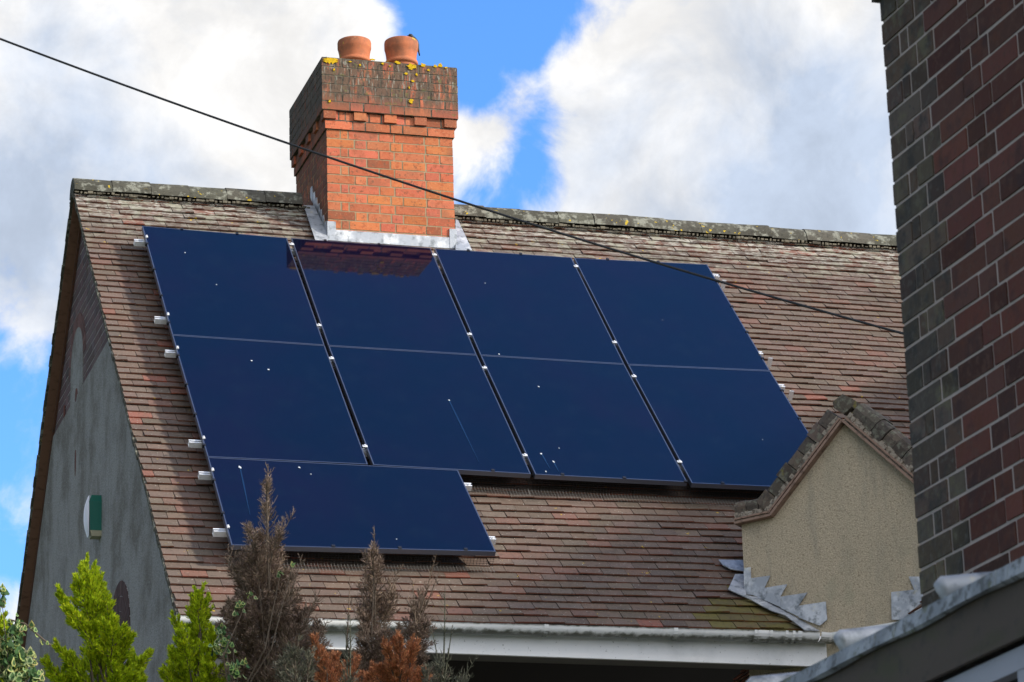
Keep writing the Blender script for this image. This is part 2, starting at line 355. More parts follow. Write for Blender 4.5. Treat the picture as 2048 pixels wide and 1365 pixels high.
def skip_main(u, t):
    P = main_pt(u, t, 0)
    if not in_main(P): return True
    if CH_X0 + .04 < u < CH_X1 - .04 and CH_Y + .04 < P.y: return True
    # behind the bay
    if bay_front(P) < -.12 and (P - PL).dot(EB) > .12 and P.y < A0.y + .1: return True
    return False
def moss_t(u, t):
    return t > .93 and u > 3.05 + random.uniform(-.3, .3) or (t > .9 and u > 3.4)
tb, tm = MB(), MB()
slope_tiles(tb, tm, main_pt, X_V, X_END, skip_main, 1.0, moss_t)
roof = tb.build('roof', M['tile'], house)
tm.build('mossy_tiles', M['moss_tile'], roof)['label'] = 'moss covered tiles beside the stepped flashing'
# rear slope and right wing slope
rb = MB()
def rear_pt(u, t, h):
    v = V_TOP + t * 6.15; q = v - RIDGE_V
    return Vector((u, YR + cT * q, ZRID - sT * q)) + Vector((0, sT, cT)) * (h - .024)
slope_tiles(rb, rb, rear_pt, X_V, X_END, None, .6)
rb.build('rear_roof', M['tile'], house)
wb = MB()
ZE = rp(0, eave_v(4), HR).z
def wing_pt(u, t, h):                          # u runs along -y from the ridge line
    rise = ZRID - ZE; q = (1 - t) * rise
    return Vector((XW + q, YR - u, ZE + q)) + Vector((-.707, 0, .707)) * (h - .024)
def skip_wing(u, t):
    P = wing_pt(u, t, 0)
    return (P.x - XW) > (P.y - YM) * -1 * -1 + .0 and (P.y - YM) > (P.x - XW) or (bay_front(P) < -.12 and (P - PL).dot(EB) > .12 and P.x < A0.x + .6 and P.y > YM - .2)
slope_tiles(wb, wb, wing_pt, 0, YR - YM + 9, skip_wing, .6)
wb.build('wing_roof', M['tile'], house)
# decks below the tiles
dk = MB()
h0 = HR - .05
dk.face([rp(X_V + .02, RIDGE_V, h0), rp(X_END, RIDGE_V, h0), rp(XW + .4 + 3.6, RIDGE_V, h0), rp(XW - .45, eave_v(3.8) - .02, h0), rp(X_V + .02, eave_v(0) - .02, h0)])
dk.face([Vector((X_V + .02, YR, ZRID - .06)), Vector((X_END, YR, ZRID - .06)), Vector((X_END, YR + 4.35, ZRID - .06 - 4.4)), Vector((X_V + .02, YR + 4.35, ZRID - .06 - 4.4))])
dk.build('roof_deck', M['underlay'], house)

# ridge tiles, each about 300 mm long
rg = MB(); rm = MB()
u = X_V - .005
while u < X_END:
    L = .3 + random.uniform(-.006, .01)
    if CH_X0 - .02 < u + L / 2 < CH_X1 + .02:
        if rg.v: rg.build('ridge', M['ridge'], roof); rg = MB()
    else:
        g = random.uniform(.75, 1.25); c = (g, g * random.uniform(.97, 1.05), g)
        dz = random.gauss(0, .004); dz2 = dz + random.gauss(0, .004); dy = random.gauss(0, .004)
        u1 = min(u + L - .004, X_END)
        if u < CH_X0 < u1: u1 = CH_X0 + .03
        if u < CH_X1 < u1: u = CH_X1 - .03
        prof = []
        for k in range(11):
            a = math.pi * (.04 + .92 * k / 10)
            prof.append((math.cos(a) * -.13, math.sin(a) * .150 - .092))
        pts = []
        for (uu, zz, sc) in ((u, dz, 1.0), (u1, dz2, 1.03)):
            for (y, z) in prof: pts.append(Vector((uu, YR + dy + y * sc, ZRID + z * sc + zz)))
        n = len(prof)
        rg.faces(pts, [(k, k + 1, n + k + 1, n + k) for k in range(n - 1)] + [tuple(range(n - 1, -1, -1)), tuple(range(n, 2 * n))], c)
    u += L
rg.build('ridge', M['ridge'], roof)
u = X_V + .01                                   # bedding mortar, lumpy
while u < X_END - .05:
    if not (CH_X0 - .05 < u < CH_X1 + .05):
        for sgn in (-1, 1):
            s = random.uniform(.008, .026)
            rm.cbox(Vector((u, YR + sgn * .128, ZRID - .098 + random.uniform(-.004, .004))), UX * random.uniform(.01, .04), UY * s, UZ * s * .8)
    u += .035
rm.build('bedding_mortar', M['cap_mortar'], roof)['kind'] = 'stuff'

# --- gable wall
def clip(poly, P0, nrm):
    """2D clip, keep side where dot((p-P0), n) <= 0"""
    out = []
    for i in range(len(poly)):
        a, b = poly[i], poly[(i + 1) % len(poly)]
        da = (a[0] - P0[0]) * nrm[0] + (a[1] - P0[1]) * nrm[1]; db = (b[0] - P0[0]) * nrm[0] + (b[1] - P0[1]) * nrm[1]
        if da <= 0: out.append(a)
        if da * db < 0:
            t = da / (da - db); out.append((a[0] + (b[0] - a[0]) * t, a[1] + (b[1] - a[1]) * t))
    return out
def on_gable(x, y, off=0.0):
    return on_plane(x, y, Vector((X_G - off, 0, 0)), UX)
ya, za = YR, ZRID - .075                        # wall apex just under the tiles
Y_FRONT = -3.31; Y_BACK = YR + (YR - Y_FRONT)
gp = on_gable(214, 690); z_line = gp.z          # top of the render
print('gable render top', gp, 'front wall y', on_gable(338, 1215))
zev = za - (ya - Y_FRONT) * math.tan(TH)
gw = MB()
tri = [(Y_FRONT, 0), (Y_BACK, 0), (Y_BACK, zev), (ya, za), (Y_FRONT, zev)]
gw.prism([Vector((X_G + .0015, y, z)) for y, z in tri], UX * .25)
gwall = gw.build('gable_wall', M['gable_mortar'], house)
# upper part in brick, real bricks on a mortar bed
gb = MB()
tanT = math.tan(TH)
niche = on_gable(155, 700); ny = niche.y; n_top = on_gable(157, 655).z; n_r = abs(on_gable(143, 712).y - on_gable(167, 700).y) / 2
n_r = max(.1, min(.32, n_r)); n_spring = n_top - n_r
print('niche', ny, n_top, n_r)
def brick_run(L0, L1, row, hs=(.1025, .215), gap=.01, corner=True):
    """Flemish bond: header and stretcher in turn, the next row shifted"""
    x = L0; k = row % 2; out = []; first = True
    while x < L1 - .02:
        w = hs[k]
        if first and corner and row % 2 == 0: out.append((x, min(x + hs[0], L1))); x += hs[0] + gap; out.append((x, min(x + .046, L1))); x += .046 + gap; k = 1; first = False; continue
        out.append((x, min(x + w, L1))); x += w + gap; k = 1 - k; first = False
    return out
z = z_line + .004; row = 0
while z < za:
    for (a, b) in brick_run(Y_FRONT - .05, Y_BACK, row, corner=False):
        poly = [(a, z), (b, z), (b, z + .065), (a, z + .065)]
        poly = clip(poly, (ya, za), (-tanT, 1)); 
        if len(poly) > 2: poly = clip(poly, (ya, za), (tanT, 1))
        if len(poly) < 3: continue
        cy, cz = sum(p[0] for p in poly) / len(poly), sum(p[1] for p in poly) / len(poly)
        d = math.hypot(cy - ny, max(0, cz - n_spring))
        if cz < n_spring:                          # bricks are cut to the jambs of the niche
            if cy > ny: poly = clip(poly, (ny + n_r + .008, 0), (-1, 0))
            else: poly = clip(poly, (ny - n_r - .008, 0), (1, 0))
            if len(poly) < 3: continue
        elif d < n_r + .03: continue
        g = random.uniform(.7, 1.25); c = (g * random.uniform(.9, 1.15), g, g * random.uniform(.95, 1.1))
        pr = random.uniform(0, .002)
        gb.prism([Vector((X_G - pr, y, zz)) for y, zz in poly], UX * .02, c)
    z += .075; row += 1
for k in range(15):                              # brick ring over the niche
    a0, a1 = math.pi * k / 15 + .02, math.pi * (k + 1) / 15 - .02
    r0, r1 = n_r, n_r + .11
    g = random.uniform(.8, 1.3)
    gb.prism([Vector((X_G - .004, ny + r * math.cos(a), n_spring + r * math.sin(a))) for r, a in ((r0, a0), (r1, a0), (r1, a1), (r0, a1))], UX * .02, (g * 1.2, g * .9, g * .8))
gb.build('gable_brickwork', M['gable_brick'], gwall)
rd = MB()
poly = [(Y_FRONT - .003, 0), (Y_BACK + .003, 0), (Y_BACK + .003, zev), (Y_FRONT - .003, zev)]
full = [(Y_FRONT - .003, 0), (Y_BACK + .003, 0), (Y_BACK + .003, min(zev, z_line)), (ya + (za - z_line) / tanT, z_line), (ya - (za - z_line) / tanT, z_line), (Y_FRONT - .003, min(zev, z_line))]
# render sheet with an arched opening at the lower window
wt = on_gable(243, 1165); wy, wz = wt.y, wt.z
wl, wr = on_gable(222, 1240), on_gable(272, 1290)
WR = .43
print('window arch', wy, wz, wl, wr)
rd.prism([Vector((X_G - .012, y, zz)) for y, zz in full], UX * .024)
arc = [(ny + n_r * math.cos(math.pi * k / 16), n_spring + n_r * math.sin(math.pi * k / 16)) for k in range(17)]
rd.prism([Vector((X_G - .006, y, zz)) for y, zz in arc + [(ny - n_r, z_line), (ny + n_r, z_line)][:: 1]], UX * .018)
rd.build('pebbledash', M['render'], gwall)
# chipped patches where the brick shows through the render
for (px, py, hw, hh) in ((152, 790, .05, .05), (151, 925, .035, .11), (128, 825, .025, .06)):
    P = on_gable(px, py, .012); pm = MB(); pts = []
    for k in range(9):
        a = 2 * math.pi * k / 9; pts.append(P + Vector((-.003, math.cos(a) * hw * random.uniform(.6, 1.1), math.sin(a) * hh * random.uniform(.7, 1.1))))
    pm.prism(pts, UX * .01, (1.1, .7, .6)); pm.build('exposed_brick', M['gable_brick'], gwall)
# lower arched window: brick ring in a blind arch, casement below
wn = MB(); R1 = WR; zs = wz - R1 * .95
for k in range(17):
    a0, a1 = math.pi * k / 17 + .012, math.pi * (k + 1) / 17 - .012; g = random.uniform(.45, .8)
    for r0, r1 in ((.02, R1 - .33), (R1 - .325, R1 - .225), (R1 - .22, R1 - .115), (R1 - .11, R1)):
        wn.prism([Vector((X_G - .018, wy + r * math.cos(a), zs + r * math.sin(a) * .95)) for r, a in ((r0, a0), (r1, a0), (r1, a1), (r0, a1))], UX * .02, (g * 1.1, g * .9, g * .85))
for r in range(9):
    zz = zs - .5 + r * .075
    for (a, b) in brick_run(wy - R1 + .01, wy + R1 - .01, r, corner=False):
        pl = [(a, zz), (b, zz), (b, zz + .065), (a, zz + .065)]
        if pl[2][1] > zs: continue
        g = random.uniform(.5, .8); wn.prism([Vector((X_G - .016, y, q)) for y, q in pl], UX * .02, (g * 1.1, g * .9, g * .9))
wd = wn.build('arched_window', M['gable_brick'], gwall)
wn = MB(); wn.box(Vector((X_G - .0145, wy - R1 + .0, zs - .5)), UX * .01, UY * (2 * R1), UZ * .5)
wn.prism([Vector((X_G - .0145, wy + R1 * math.cos(math.pi * k / 16), zs + R1 * .95 * math.sin(math.pi * k / 16))) for k in range(17)], UX * .01)
wn.build('arch_backing', M['gable_mortar'], gwall)
wn = MB(); wn.box(Vector((X_G - .02, wy - .32, zs - 1.7)), UX * .015, UY * .64, UZ * 1.18)
wn.build('window_pane', M['window_glass'], gwall)

# verge boards and undercloak
vb = MB()
for sgn in (-1, 1):
    yd = Vector((0, sgn * cT, -sT)); nn = Vector((0, sgn * sT, cT)); L = 6.15
    A = Vector((X_V + .012, YR, ZRID - .055))
    vb.box(A - nn * .03 * 0, UX * .1, yd * L, nn * -.022)
vb.build('verge_soffit', M['board'], house)
vb = MB()
for sgn in (-1, 1):
    yd = Vector((0, sgn * cT, -sT)); nn = Vector((0, sgn * sT, cT)); L = 6.1
    A = Vector((X_G - .02, YR + sgn * .04, ZRID - .115))
    vb.box(A, UX * .017, yd * L, nn * (-.045 if sgn > 0 else -.03))
vb.build('bargeboard', M['board_edge'], house)
uc = MB(); k = 0; s = .05                         # undercloak and mortar edge of the verges
for sgn in (-1, 1):
    uc = MB(); s = .05
    while s < 6.1:
        yd = Vector((0, sgn * cT, -sT)); nn = Vector((0, sgn * sT, cT))
        A = Vector((X_V - .006 + random.uniform(-.004, .004), YR, ZRID - .032)) + yd * s
        uc.box(A, UX * .06, yd * .094, nn * -random.uniform(.018, .034), (.9, .9, .85)); s += .1
    uc.build('verge_undercloak', M['ridge'], house)

# --- front wall, soffit, fascia, gutter
EAVE0 = rp(X_V, eave_v(X_V), HR); EAVE1 = rp(_m.x, eave_v(_m.x), HR)
fw = MB()
ztop = EAVE0.z - .34
fw.box(Vector((X_G + .0, Y_FRONT, 0)), UX * (XW - X_G + .3), UY * .25, UZ * ztop)
fw.box(Vector((XW + .28, YM - 8.6, 0)), UX * .25, UY * (Y_FRONT - YM + 8.6), UZ * ztop)
fw.box(Vector((X_END - .2, YM - 8.6, 0)), UX * .2, UY * (8 + 8.6), UZ * ztop)
fw.box(Vector((XW + .3, YM - 8.6, 0)), UX * (X_END - XW - .5), UY * .25, UZ * (ztop + 3.2))
fw.box(Vector((X_G, Y_BACK - .25, 0)), UX * (X_END - X_G), UY * .25, UZ * ztop)
fw.build('front_wall', M['render'], house)
YF = EAVE0.y + .03                                # face of the fascia
fa = MB()
f0 = on_plane(370, 1262, Vector((0, YF, 0)), UY); f1 = on_plane(1640, 1290, Vector((0, YF, 0)), UY)
g0 = on_plane(850, 1305, Vector((0, YF, 0)), UY); g1 = on_plane(1600, 1332, Vector((0, YF, 0)), UY)
sl = (g1.z - g0.z) / (g1.x - g0.x); zb = lambda x: g0.z + sl * (x - g0.x)
x0, x1 = X_G - .05, _m.x + .05
ze_ = lambda x: rp(x, eave_v(x), HR).z - .03
fa.hexa([Vector((x0, YF, zb(x0))), Vector((x1, YF, zb(x1))), Vector((x1, YF + .03, zb(x1))), Vector((x0, YF + .03, zb(x0))),
         Vector((x0, YF, ze_(x0))), Vector((x1, YF, ze_(x1))), Vector((x1, YF + .03, ze_(x1))), Vector((x0, YF + .03, ze_(x0)))])
fasc = fa.build('fascia', M['upvc'], house)
fa = MB()                                         # wing fascia, running away to the front at the far side of the bay
fa.box(Vector((XW + .03, YM - 8.9, zb(4))), UX * .03, UY * 8.3, UZ * .24)
wd_ = Vector((_m.x, _m.y, 0)); wn_ = Vector((XW, 2 * A0.y - _m.y, 0))
fa.box(Vector((x1, YF - .004, zb(x1))), EB * .75, NB * -.03, UZ * (ze_(x1) - zb(x1)))
fa.build('wing_fascia', M['upvc'], house)
sf = MB()
sf.box(Vector((X_G - .05, YF + .031, zb(x0) + .004)), UX * (x1 - x0), UY * (Y_FRONT - YF + .0), UZ * .012)
sf.build('soffit', M['soffit'], house)
# gutter: half round, open at the top
def gutter(mb, A, B, r, k=12):
    d = (B - A).normalized(); out = Vector((d.y, -d.x, 0))
    if out.dot(FWD) > 0: out = -out
    pts = []; n = k + 1; seg = 1
    for s in range(seg + 1):
        C = A.lerp(B, s / seg)
        for rr in (r, r - .003):
            for q in range(n):
                a = math.pi * q / k; pts.append(C + out * (math.cos(a) * rr) - UZ * (math.sin(a) * rr))
    fs = []; cs = []
    for s in range(seg):
        b0 = s * 2 * n; b1 = (s + 1) * 2 * n
        for q in range(k): fs.append((b0 + q, b0 + q + 1, b1 + q + 1, b1 + q)); fs.append((b0 + n + q + 1, b0 + n + q, b1 + n + q, b1 + n + q + 1))
        fs.append((b0, b0 + n, b1 + n, b1)); fs.append((b0 + n - 1, b0 + 2 * n - 1, b1 + 2 * n - 1, b1 + n - 1))
    mb.faces(pts, fs)
GR = .058
gy = YF - GR - .012
ga = on_plane(352, 1230, Vector((0, gy - GR, 0)), UY); gb_ = on_plane(1640, 1264, Vector((0, gy - GR, 0)), UY)
GA, GB = Vector((ga.x, gy, ga.z)), Vector((gb_.x, gy, gb_.z))
m_ = MB(); gutter(m_, GA, GB, GR)
gut = m_.build('gutter', M['gutter'], house, smooth=True)
# algae stain lives in the gutter's own material, on the underside
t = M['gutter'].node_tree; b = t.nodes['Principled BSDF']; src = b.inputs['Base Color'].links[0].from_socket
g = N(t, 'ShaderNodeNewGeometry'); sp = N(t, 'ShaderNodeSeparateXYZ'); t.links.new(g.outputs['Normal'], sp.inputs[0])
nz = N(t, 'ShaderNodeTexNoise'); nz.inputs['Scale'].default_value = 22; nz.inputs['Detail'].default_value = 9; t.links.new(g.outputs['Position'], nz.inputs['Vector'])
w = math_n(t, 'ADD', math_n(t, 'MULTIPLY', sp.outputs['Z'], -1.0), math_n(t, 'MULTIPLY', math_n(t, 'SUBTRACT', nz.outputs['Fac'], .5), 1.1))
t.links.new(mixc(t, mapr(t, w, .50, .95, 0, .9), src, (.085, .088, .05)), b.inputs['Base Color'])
def bracket(x, wdt, r=GR + .006):
    mb = MB(); q = (x - GA.x) / (GB.x - GA.x); C = GA.lerp(GB, q)
    gutter(mb, C - UX * wdt / 2, C + UX * wdt / 2, r, 10); mb.box(C + Vector((-wdt / 2, GR - .02, -.02)), UX * wdt, UY * .03, UZ * .04)
    return mb.build('bracket', M['gutter'], gut, smooth=False)
for px in (640, 1093, 1352, 1600):
    P = on_plane(px, 1260, Vector((0, gy - GR, 0)), UY); bracket(P.x, .028)
for px, ww in ((1512, .02), (1528, .075), (1543, .02), (1574, .018), (1588, .018)):
    P = on_plane(px, 1270, Vector((0, gy - GR, 0)), UY); bracket(P.x, ww, GR + .009 if ww < .05 else GR + .005)
m_ = MB(); gutter(m_, GB + UX * .0, Vector((GB.x + .1, GB.y + .02, GB.z)), GR + .003); 
C1 = Vector((GB.x + .1, GB.y + .02, GB.z)); gutter(m_, C1, C1 + EB * 1.0 + UZ * .03, GR)
m_.build('gutter_angle', M['gutter'], house)

# ---------------------------------------------------------------- brick chimney
ZB = rp(0, 0, HR).z + (CH_Y - rp(0, 0, HR).y) * tanT      # roof height at the front face
def ring_course(mb, x0, x1, y0, y1, z, par, h=.065, colf=None, gap=.011):
    """one course of a rectangular stack: corner bricks, then headers and stretchers between"""
    S_, H_ = .215, .1025
    def bk(a0, b0, a1, b1):
        c = colf(); j = lambda: random.uniform(-.0015, .0015)
        e = [Vector((a0 + j(), b0 + j(), z)), Vector((a1 + j(), b0 + j(), z)), Vector((a1 + j(), b1 + j(), z)), Vector((a0 + j(), b1 + j(), z))]
        mb.hexa(e + [p + UZ * (h + j()) for p in e], c)
    cx, cy = (S_, H_) if par else (H_, S_)
    for (ax, sx) in ((x0, 1), (x1, -1)):
        for (ay, sy) in ((y0, 1), (y1, -1)):
            bk(min(ax, ax + sx * cx), min(ay, ay + sy * cy), max(ax, ax + sx * cx), max(ay, ay + sy * cy))
    def fill(a, b, k):
        L = b - a; seq = [] if k == 0 else [.048]; tot = sum(seq) + gap * len(seq)
        while tot < L - .06:
            w = (H_, S_)[k]; seq.append(w); tot += w + gap; k = 1 - k
        s = (L - gap * (len(seq) - 1)) / sum(seq); x = a; out = []
        for w in seq: out.append((x, x + w * s)); x += w * s + gap
        return out
    for (a, b) in fill(x0 + cx + gap, x1 - cx - gap, 0 if par else 1):
        bk(a, y0, b, y0 + H_); bk(a, y1 - H_, b, y1)
    for (a, b) in fill(y0 + cy + gap, y1 - cy - gap, 1 if par else 0):
        bk(x0, a, x0 + H_, b); bk(x1 - H_, a, x1, b)
def bcol():
    g = random.uniform(.8, 1.12); return (g, g * random.uniform(.85, 1.15), g * random.uniform(.85, 1.2)) if random.random() > .1 else (g * .62, g * .7, g * .8)
def z_at(px, py, Y): return on_plane(px, py, Vector((0, Y, 0)), UY).z
z_sh = z_at(780, 268, CH_Y)                     # top of the plain shaft
z_top = z_at(780, 126, CH_Y - .04)
x_l = on_plane(655.3, 400, Vector((0, CH_Y, 0)), UY).x; x_r = on_plane(908, 400, Vector((0, CH_Y, 0)), UY).x
cl = on_plane(578.8, 217, Vector((x_l - .04, 0, 0)), UX); print('chimney', x_l, x_r, 'z', ZB, z_sh, z_top, 'rear', cl)
CH_D = max(.5, min(1.1, cl.y - CH_Y - .04))
cx0, cx1, cy0, cy1 = x_l, x_r, CH_Y, CH_Y + CH_D
cm = MB(); cbm = MB()
n_sh = 15 + 4
nrow = 19
z = z_sh - nrow * .0745
for i in range(nrow):
    ring_course(cbm, cx0, cx1, cy0, cy1, z + i * .0745 + .005, i % 2, .0655, bcol)
chim = cbm.build('chimney', M['brick'], house)
e = .0025
cm.box(Vector((cx0 + e, cy0 + e, z - .3)), UX * (cx1 - cx0 - 2 * e), UY * (cy1 - cy0 - 2 * e), UZ * (z_sh - z + .3))
cm.build('chimney_mortar', M['mortar'], chim)
# corbels: a flat course, a dentil course, then the heavy cap
cc = MB(); pr = .014
ring_course(cc, cx0 - pr, cx1 + pr, cy0 - pr, cy1 + pr, z_sh + .002, 1, .066, bcol)
zd = z_sh + .0745
ring_course(cc, cx0 - pr + .001, cx1 + pr - .001, cy0 - pr + .001, cy1 + pr - .001, zd + .004, 0, .066, bcol)
for k in range(5):                               # dentils, front and left sides
    w = .1; xx = cx0 - .03 + k * ((cx1 - cx0 + .06 - w) / 4)
    cc.box(Vector((xx, cy0 - .032, zd + .006)), UX * w, UY * .1, UZ * .0675, bcol())
    if 0 < k: cc.box(Vector((cx0 - .032, cy0 - .03 + k * ((cy1 - cy0 + .06 - w) / 4), zd + .006)), UX * .1, UY * w, UZ * .0675, bcol())
    if 0 < k: cc.box(Vector((cx1 - .068, cy0 - .03 + k * ((cy1 - cy0 + .06 - w) / 4), zd + .006)), UX * .1, UY * w, UZ * .0675, bcol())
cc.build('corbel', M['brick'], chim)
zc = z_sh + .149; ncap = max(5, round((z_top - zc) / .0745)); ch = (z_top - zc) / ncap; pr = .042
cp = MB()
def capcol():
    g = random.uniform(.75, 1.15); return (g, g * random.uniform(.9, 1.1), g)
for i in range(ncap): ring_course(cp, cx0 - pr, cx1 + pr, cy0 - pr, cy1 + pr, zc + i * ch + .003, (i + 1) % 2, ch - .008, capcol)
cp.build('cap', M['cap_brick'], chim)
cm = MB()
cm.box(Vector((cx0 - pr + .0025, cy0 - pr + .0025, zc)), UX * (cx1 - cx0 + 2 * pr - .005), UY * (cy1 - cy0 + 2 * pr - .005), UZ * (z_top - zc + .004))
cm.box(Vector((cx0 - .011, cy0 - .011, z_sh + .001)), UX * (cx1 - cx0 + .022), UY * (cy1 - cy0 + .022), UZ * .146)
# flaunching
a = [Vector((cx0 - .02, cy0 - .01, z_top + .0045)), Vector((cx1 + .02, cy0 - .01, z_top + .0045)), Vector((cx1 + .02, cy1 + .01, z_top + .0045)), Vector((cx0 - .02, cy1 + .01, z_top + .0045))]
bb = [Vector((cx0 + .12, cy0 + .13, z_top + .06)), Vector((cx1 - .12, cy0 + .13, z_top + .06)), Vector((cx1 - .12, cy1 - .13, z_top + .06)), Vector((cx0 + .12, cy1 - .13, z_top + .06))]
cm.hexa(a + bb)
cm.build('cap_mortar', M['cap_mortar'], chim)
# lichen patches on the cap, lumpy crusts a few mm thick
def crust(P, ax, ay, nrm, w, h, n=23):
    pts = [P + ax * (math.cos(2 * math.pi * k / n) * w * random.uniform(.45, 1.3)) + ay * (math.sin(2 * math.pi * k / n) * h * random.uniform(.45, 1.3)) for k in range(n)]
    lb = MB(); lb.prism(pts, nrm * .006); lb.build('lichen', M['lichen'], chim)
FY = cy0 - pr - .001
for (px, py, w, h) in ((659, 121, .056, .030), (824, 134, .04, .03), (795, 126, .022, .012), (846, 131, .025, .014), (870, 133, .02, .012), (880, 131, .02, .02), (825, 163, .014, .010), (822, 203, .02, .018), (659, 203, .012, .012), (812, 148, .015, .01), (745, 120, .02, .008), (700, 124, .012, .006), (720, 131, .008, .01), (765, 128, .014, .008), (833, 150, .01, .012), (857, 141, .012, .009), (892, 136, .012, .008), (818, 176, .006, .012), (668, 140, .008, .012), (780, 133, .009, .006)):
    crust(on_plane(px, py, Vector((0, FY, 0)), UY), UX, UZ, -UY, w, h)
# pots
def pot(px, nm_lbl):
    yc = (cy0 + cy1) / 2 - .02
    C = on_plane(px, 84, Vector((0, yc, 0)), UY); C = Vector((C.x, yc, z_top + .02))
    top = on_plane(px, 84, Vector((0, yc, 0)), UY).z - C.z
    r = .5 * 60 / FPX * (C - CAM).length
    prof = [(r * .98, -.01), (r * .98, top * .46), (r * 1.0, top * .48), (r * 1.09, top * .485), (r * 1.11, top * .52), (r * 1.09, top * .555), (r * 1.0, top * .56), (r * 1.0, top * .60), (r * 1.03, top * .70), (r * 1.08, top * .78), (r * 1.12, top * .82), (r * 1.125, top * .84),
            (r * 1.13, top * .95), (r * 1.10, top * .99), (r * 1.05, top), (r * .9, top * .99), (r * .85, top * .8), (r * .85, 0)]
    mb = MB(); mb.lathe(C, prof, 40); return mb.build('chimney_pot', M['pot'], chim, smooth=True), C, top, r
p1, C1p, t1p, r1p = pot(708.5, ''); p2, C2p, t2p, r2p = pot(802, '')
p2.data.name = 'chimney_pot'
# lead flashing round the stack
fl = MB()
def rq(u, v, h=0): return rp(u, v, HR + .012 + h)
vA = on_roof(780, 483, HR)[1]
zap = z_at(780, 470, cy0)
z_base = rp(0, 0, HR).z + (cy0 - rp(0, 0, HR).y) * tanT - .02
fl.box(Vector((cx0 + .04, cy0 - .009, z_base)), UX * (cx1 - cx0 - .08), UY * .006, UZ * (z_at(780, 468, cy0) - z_base))
for px0, px1 in ((654, 671), (898, 912)):
    a = on_plane(px0, 450, Vector((0, cy0, 0)), UY).x; b = on_plane(px1, 450, Vector((0, cy0, 0)), UY).x
    fl.box(Vector((a, cy0 - .012, z_base)), UX * (b - a), UY * .008, UZ * (z_at((px0 + px1) / 2, 444 if px0 < 700 else 459, cy0) - z_base))
def on_r(px, py, h=HR + .014): 
    u, v = on_roof(px, py, h); return rp(u, v, h)
fl.prism([on_r(607, 412), on_r(628, 413), on_r(655, 470), on_r(655, 492), on_r(634, 492)], NR * .006)
fl.prism([on_r(911, 440), on_r(916, 442), on_r(944, 502), on_r(911, 502)], NR * .006)
zz = z_base
for k in range(9):                                # stepped pieces up the left and right faces
    y0_ = cy0 - .01 + k * .075; zt_ = z_base + .03 + (k + 1) * .075 + .05
    if y0_ > YR: break
    for xx in (cx0 - .008, cx1 + .002):
        fl.prism([Vector((xx, y0_, z_base + (y0_ - cy0))), Vector((xx, y0_ + .11, z_base + (y0_ - cy0) + .11)), Vector((xx, y0_ + .11, zt_ + .02)), Vector((xx, y0_ + .05, zt_ + .02))], UX * .006)
fl.build('flashing', M['lead'], chim)

# bird on the right-hand pot
RB = C2p + Vector((r2p * 1.05, r2p * .25, t2p + .0))
brd = thing('bird', RB, 'small black bird perched on the rim of the right chimney pot', 'bird')
bm_ = MB()
ax = Vector((.35, .15, -.75)).normalized()
ctr = RB + Vector((-.012, 0, .028))
def blob(mb, chain, k=12): mb.tube([c for c, r in chain], [r for c, r in chain], k)
blob(bm_, [(RB + Vector((-.072, -.01, .068)), .001), (RB + Vector((-.058, -.008, .070)), .004), (RB + Vector((-.05, -.006, .072)), .014), (RB + Vector((-.038, -.004, .070)), .0185), (RB + Vector((-.025, -.002, .06)), .016), (RB + Vector((-.012, 0, .045)), .021),
           (RB + Vector((.002, 0, .022)), .025), (RB + Vector((.014, 0, -.004)), .02), (RB + Vector((.022, 0, -.03)), .011), (RB + Vector((.030, 0, -.07)), .007), (RB + Vector((.034, 0, -.095)), .005)])
bm_.build('body', M['bird'], brd, smooth=True)
bm_ = MB(); 
for s in (-1, 1): bm_.tube([RB + Vector((-.01, s * .012, .02)), RB + Vector((-.014, s * .012, -.004))], .0022, 5)
bm_.build('legs', M['bird'], brd)

# ---------------------------------------------------------------- splayed bay gable
bay_m = MB()
cpts = [(1483, 1049), (1547, 1034), (1690, 847), (1834, 969)]
Ptop = [on_bay(*c) for c in cpts]
hw = (BAY_APEX - PL).dot(EB)
right_foot = PL + EB * (2 * hw)
apex = BAY_APEX
lf = Ptop[0]; kn = Ptop[1]
slope_r = (apex.z - Ptop[3].z) / (Ptop[3] - apex).dot(EB)
kr = apex + EB * (apex - kn).dot(EB); kr.z = apex.z - slope_r * (apex - kn).dot(EB)
rf = apex + EB * (apex - lf).dot(EB); rf.z = kr.z - .03
base_z = zb(4) - .2
poly = [Vector((lf.x, lf.y, base_z)), lf, kn, apex, kr, rf, Vector((rf.x, rf.y, base_z))]
bay_m.prism(poly, -NB * .22)
bay = bay_m.build('bay_gable', M['roughcast'], house)
# cheeks are covered by the same mesh; bay roof behind the face
br = MB()
bk_dir = -NB * 3.0
for a, b in ((lf, kn), (kn, apex), (apex, kr)):
    off = Vector((0, 0, .03)); n_ = (b - a).cross(bk_dir).normalized(); n_ = n_ if n_.z > 0 else -n_
    br.prism([a + n_ * .03 - NB * .05, b + n_ * .03 - NB * .05, b + n_ * .03 + bk_dir * (.5 if a is lf else 1), a + n_ * .03 + bk_dir * (.5 if a is lf else .6)], n_ * .02)
br.build('bay_roof', M['tile'], bay)
